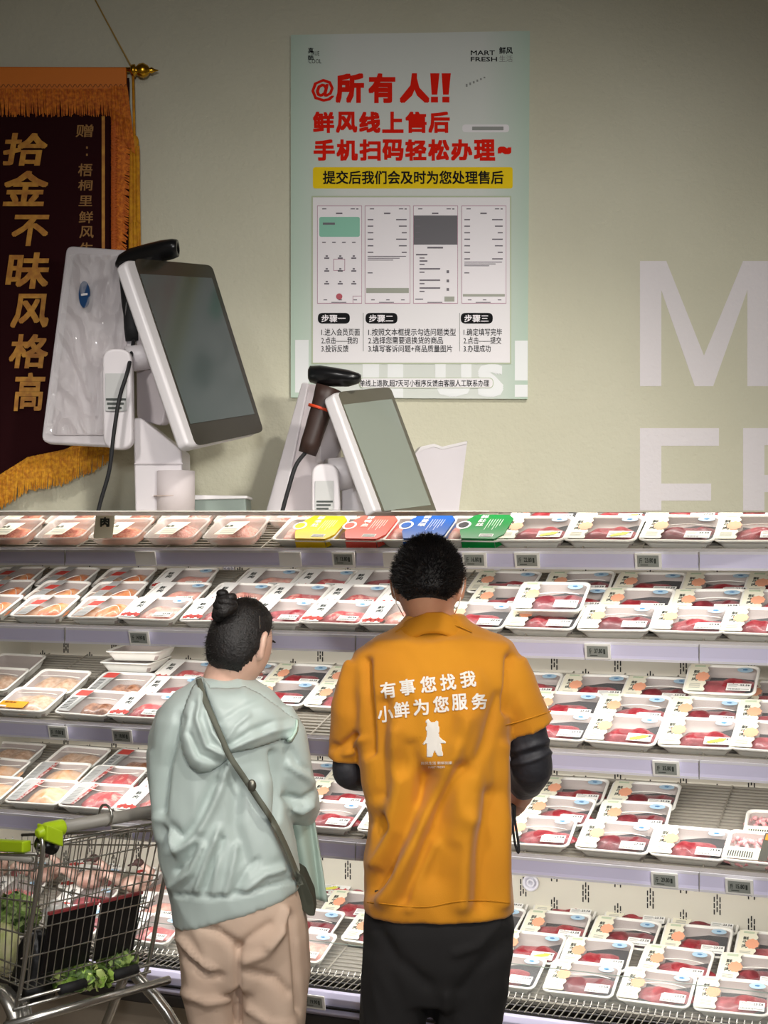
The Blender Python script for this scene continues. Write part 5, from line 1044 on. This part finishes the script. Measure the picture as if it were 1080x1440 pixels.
mb.loft([ringp(l, r, y, YW, t, 0, 24) for y, l, r, t in ((1310, 250, 345, .11), (1370, 258, 338, .11), (1440, 268, 337, .10), (1560, 270, 332, .09), (1700, 272, 330, .08), (1800, 274, 328, .075))])
mb.loft([ringp(l, r, y, YW, t, 0, 24) for y, l, r, t in ((1310, 325, 434, .11), (1370, 329, 434, .11), (1440, 330, 428, .10), (1560, 340, 420, .09), (1700, 342, 412, .08), (1800, 344, 408, .075))])
tr = mb.build('trousers', tw); remesh(tr, .008, 4, .5)
fold(tr, [([(334, 1335), (334, 1380), (334, 1440)], 3.5, -.012), ([(255, 1320), (275, 1345), (300, 1362)], 5, .008), ([(260, 1345), (285, 1365), (310, 1372)], 5, -.007), ([(262, 1395), (290, 1410), (318, 1405)], 6, .007), ([(345, 1350), (375, 1340), (395, 1310)], 6, .007), ([(350, 1365), (385, 1375), (405, 1395)], 6, -.007), ([(410, 1290), (415, 1350), (420, 1420)], 5, -.009), ([(400, 1280), (392, 1310), (375, 1330)], 5, .008), ([(350, 1420), (380, 1440), (410, 1440)], 6, .006), ([(290, 1300), (320, 1320), (336, 1332)], 6, -.009), ([(380, 1300), (352, 1318), (336, 1332)], 6, -.006)], .005); child_keep(tr, wom)
shoes(YW, (300, 378), wom, .9, mat('white shoe', (220, 218, 214), .5))
child_keep(MB().tube([U(365, 866, YW - .085), U(365.5, 884, YW - .088)], .0008, 5).build('hair_pin', chrome), wom)
# ------------------------------------------------------------------ shopping trolley
A = Vector((-.768, 3.15, 0)); Bp = Vector((-.52, 3.42, 0)); ED = (Bp - A).normalized(); FD = Vector((-ED.y, ED.x, 0)); CW = (Bp - A).length
ct = thing('shopping_trolley', 'chrome wire shopping trolley with lime green handle ends at the lower left', 'trolley', (A.x, A.y, 0))
def Q(s, f, z): return A + ED * s + FD * f + Vector((0, 0, z))
lime = mat('lime green plastic', (176, 206, 30), .35); hgrey = mat('grey handle', (150, 146, 138), .4); KT = lambda o: child_keep(o, ct)
ZT, ZBm = 1.045, .70; BL = .62
def inset(z): return (ZT - z) / (ZT - ZBm)
# rear wire panel
mb = MB(); r1 = .0017
for k in range(17):
    s = k / 16 * CW; i = .012; mb.tube([Q(s, .0, ZT), Q(s * .94 + .01, .085, ZBm)], r1, 5, False)
for z in (1.045, 1.035, .99, .90, .845, .78, .72): mb.tube([Q(0, .085 * inset(z), z), Q(CW, .085 * inset(z), z)], r1 * 1.2, 5, False)
o = KT(mb.build('rear_wire_panel', chrome, None, True)); o['kind'] = 'stuff'
for s0, nm in ((0, 'side_wire_panel'), (CW, 'side_wire_panel')):
    mb = MB(); n = 22
    for k in range(n + 1):
        f = k / n * BL; d = .03 * (1 if s0 == 0 else -1); mb.tube([Q(s0, f, ZT - .02 - .10 * k / n), Q(s0 + d, .085 + f * .84, ZBm + .02 * k / n)], r1, 5, False)
    for q in (0, .12, .35, .6, .85, 1): mb.tube([Q(s0 + (.03 if s0 == 0 else -.03) * q, .085 * q, ZT - .02 + (ZBm - ZT + .02) * q), Q(s0 + (.03 if s0 == 0 else -.03) * q, BL + (.085 - .10) * q, ZT - .12 + (ZBm + .14 - ZT) * q)], r1 * 1.3, 5, False)
    o = KT(mb.build(nm, chrome, None, True)); o['kind'] = 'stuff'
mb = MB()
for k in range(15): s = .03 + (CW - .06) * k / 14; mb.tube([Q(s, .085, ZBm), Q(s, BL * .92, ZBm + .02)], r1, 5, False); mb.tube([Q(s, BL * .92, ZBm + .02), Q(s, BL, ZT - .12)], r1, 5, False)
for k in range(8): mb.tube([Q(.03, .085 + k * .07, ZBm), Q(CW - .03, .085 + k * .07, ZBm)], r1, 5, False)
o = KT(mb.build('basket_floor_wires', chrome, None, True)); o['kind'] = 'stuff'
for s in (0, CW):
    KT(MB().tube(spl([Q(s, -.01, ZT + .03), Q(s, -.02, ZT - .02), Q(s, .03, ZT - .2), Q(s, .07, ZBm), Q(s, .10, ZBm - .06)], 5), .0055, 10).build('upright', chrome, None, True))
    KT(MB().tube([Q(s, 0, ZT - .02), Q(s, BL, ZT - .12)], .0045, 8).build('top_rail', chrome, None, True))
KT(MB().tube([Q(0, 0, ZT), Q(CW, 0, ZT)], .0045, 8).build('top_rail', chrome, None, True))
KT(MB().tube([Q(.05, -.02, ZT + .035), Q(CW + .06, -.02, ZT + .035)], .0145, 16).build('handle_bar', hgrey, None, True))
for s, d in ((.02, 1), (CW + .08, -1)):
    mb = MB(); mb.tube([Q(s - .035 * d, -.02, ZT + .030), Q(s - .01 * d, -.02, ZT + .034), Q(s + .03 * d, -.02, ZT + .035), Q(s + .035 * d, -.02, ZT + .035)], [.010, .018, .0185, .0165], 14)
    mb.box(s - .022, s + .022, -.040, .000, -.040 + ZT + .035, ZT + .03, lambda p: Q(p.x, p.y, p.z - (.0 if p.x * d > s * d else -.02))); KT(mb.build('handle_grip', lime, bevel=.004))
KT(MB().tube([Q(.17, -.02 + .024 * math.cos(t * .5236), ZT + .045 + .024 * math.sin(t * .5236)) for t in range(13)], .003, 8).build('coin_ring', chrome, None, True))
KT(MB().tube([Q(.03, -.015, ZT - .005), Q(.03, .03, ZT - .005)], .019, 16).build('hinge_cap', blackp, None, True))
mb = MB(); mb.box(-.012, .012, .04, .30, -.012, .014, lambda p: Q(p.x, p.y, ZT - .005 - p.y * .12 + p.z)); KT(mb.build('side_grip', lime, bevel=.004))
KT(mb and MB().tube([Q(0, .02, ZT - .035), Q(0, .5, ZT - .09)], .006, 8).build('side_tube', hgrey, None, True))
# black child-seat flaps on the rear panel
for a0, a1 in ((.07, .205), (.215, .335)):
    mb = MB(); mb.box(a0, a1, .0, .008, .722, .866, lambda p: Q(p.x, .006 + .085 * inset(p.z) + p.y + .006, p.z)); KT(mb.build('seat_flap', blackp, bevel=.006))
    mb = MB(); mb.box(a0, a1, -.001, .009, .866, .873, lambda p: Q(p.x, .006 + .085 * inset(p.z) + p.y + .006, p.z)); KT(mb.build('red_flap_edge', mat('red trim', (170, 70, 72), .5)))
for f_, z in ((.06, ZBm - .01), (.08, ZBm - .035)): KT(MB().tube([Q(-.01, f_, z), Q(CW + .01, f_, z)], .004, 8).build('bottom_bar', chrome, None, True))
for s in (.10, .25): KT(MB().tube([Q(s, .06, ZBm - .012), Q(s + .07, .06, ZBm - .012)], .012, 12).build('rubber_buffer', dark_rub, None, True))
wheel = mat('grey wheel', (70, 70, 72), .6)
for s, sg in ((.03, -1), (CW - .03, 1)):
    KT(MB().tube(spl([Q(s, .10, ZBm - .03), Q(s + .05 * sg, .0, ZBm - .15), Q(s + .10 * sg, -.03, .35), Q(s + .11 * sg, -.02, .14)], 5), .015, 10).build('frame_leg', chrome, None, True))
    KT(MB().tube(spl([Q(s, .12, ZBm - .03), Q(s, .3, .38), Q(s, .55, .22), Q(s, .58, .14)], 5), .012, 10).build('frame_leg', chrome, None, True))
    for f_, ss in ((-.02, s + .11 * sg), (.58, s)):
        KT(MB().tube([Q(ss - .014, f_, .062), Q(ss + .014, f_, .062)], .062, 20).build('wheel', wheel)); KT(MB().tube([Q(ss, f_, .15), Q(ss - .02, f_, .11), Q(ss - .02, f_, .062)], .006, 6).build('caster_fork', chrome))
mb = MB(); mb.loft([[Q(.0 - .02, .16 + r * math.cos(t), .60 + r * math.sin(t)) + ED * w for r, w in ((.10, 0), (.10, .04), (.086, .04), (.086, 0))] for t in np.linspace(.2, 2.9, 14)]); KT(mb.build('chrome_arch', chrome, None, True))
KT(MB().tube([Q(-.05, .05, ZBm - .055), Q(CW + .02, .02, ZBm - .045)], .010, 10).build('lower_tube', chrome, None, True))
# things in the basket
def leafy(nm, label, c, R, cols, n, seed, group=None, ls=.045):
    rnd = random.Random(seed); t = thing(nm, label, 'vegetable', c - Vector((0, 0, R[2])), group); t_m = [mat('leaf %d %d %d' % k, k, .5, rgb2=tuple(min(255, int(x * 1.35) + 12) for x in k), nscale=40) for k in cols]
    for mi, m in enumerate(t_m):
        mb = MB()
        for i in range(n):
            d = Vector((rnd.gauss(0, 1), rnd.gauss(0, 1), rnd.gauss(0, 1))).normalized(); p = c + Vector((d.x * R[0], d.y * R[1], d.z * R[2])) * rnd.uniform(.55, 1)
            a = d.orthogonal().normalized(); a = Matrix.Rotation(rnd.uniform(0, 6.28), 3, d) @ a; b = d.cross(a); L = ls * rnd.uniform(.6, 1.2); vs = []
            for iy in range(4):
                for ix in range(4):
                    x = (ix / 3 - .5) * (1 - .5 * abs(iy / 3 - .5) * 2 * .8); y = iy / 3 - .5; vs.append(p + a * x * L * .8 + b * y * L + d * (.22 * L * math.sin(ix * 2.1 + iy * 1.7 + i)))
            mb.add(vs, [(iy * 4 + ix, iy * 4 + ix + 1, iy * 4 + ix + 5, iy * 4 + ix + 4) for iy in range(3) for ix in range(3)])
        o = child_keep(mb.build('leaves', m, None, True), t); o['kind'] = 'stuff'
    return t
leafy('leafy_greens', 'dark green leafy vegetable at the far left of the trolley basket', U(22, 1285, 3.48), (.06, .05, .045), [(52, 72, 34), (96, 120, 54), (130, 146, 90)], 60, 1)
leafy('lettuce', 'pale green lettuce lying low in the trolley behind the wires', U(112, 1374, 3.36), (.085, .06, .026), [(120, 150, 62), (170, 190, 110), (66, 90, 36)], 60, 2, ls=.03)
leafy('spinach_bunch', 'bunch of green stems under the black flaps of the trolley', U(165, 1350, 3.46), (.05, .06, .03), [(70, 92, 40), (120, 140, 72)], 50, 3, ls=.03)
cb = thing('napa_cabbage', 'pale yellowish cabbage in the left front of the trolley basket', 'vegetable', U(2, 1370, 3.42)); mb = MB(); c = U(0, 1335, 3.42)
for k in range(9):
    a = k * .7; mb.ball(c + Vector((.018 * math.cos(a), .018 * math.sin(a), -.005 + .008 * (k % 3))), (.033, .033, .062 - .003 * (k % 3)), 12, 8)
child_keep(mb.build('leaves', mat('cabbage leaf', (216, 208, 170), .5, rgb2=(186, 196, 120), nscale=25), None, True), cb)
bb = thing('black_bag', 'black bag standing upright in the near corner of the trolley basket', 'bag', U(55, 1400, 3.34)); mb = MB(); rings = []
for k, (y, l, r) in enumerate(((1402, 22, 74), (1385, 14, 78), (1350, 24, 76), (1325, 30, 72), (1312, 38, 66), (1306, 44, 60))): rings.append([v + Vector((.004 * math.sin(i * 1.9 + k), .004 * math.cos(i * 2.3 + k), 0)) for i, v in enumerate(ringp(l, r, y, 3.34, .05 - .005 * k, 0, 24))])
mb.loft(rings); child_keep(mb.build('bag_body', mat('black plastic bag', (16, 16, 17), .35, bump=.5, bscale=40), None, True), bb)
vs = []; fs = []
wb = thing('produce_bag', 'clear white plastic produce bag crumpled in the trolley behind the black flaps', 'bag', U(80, 1300, 3.40)); mb = MB()
mb.ball(U(80, 1290, 3.40), (.028, .03, .05), 20, 14)
for i, v in enumerate(mb.v): mb.v[i] = v + Vector((noise.noise(v * 40), noise.noise(v * 47), noise.noise(v * 31))) * .018
child_keep(mb.build('bag_film', mat('milky bag film', (232, 232, 228), .2, alpha=.6, spec=.7), None, True), wb)
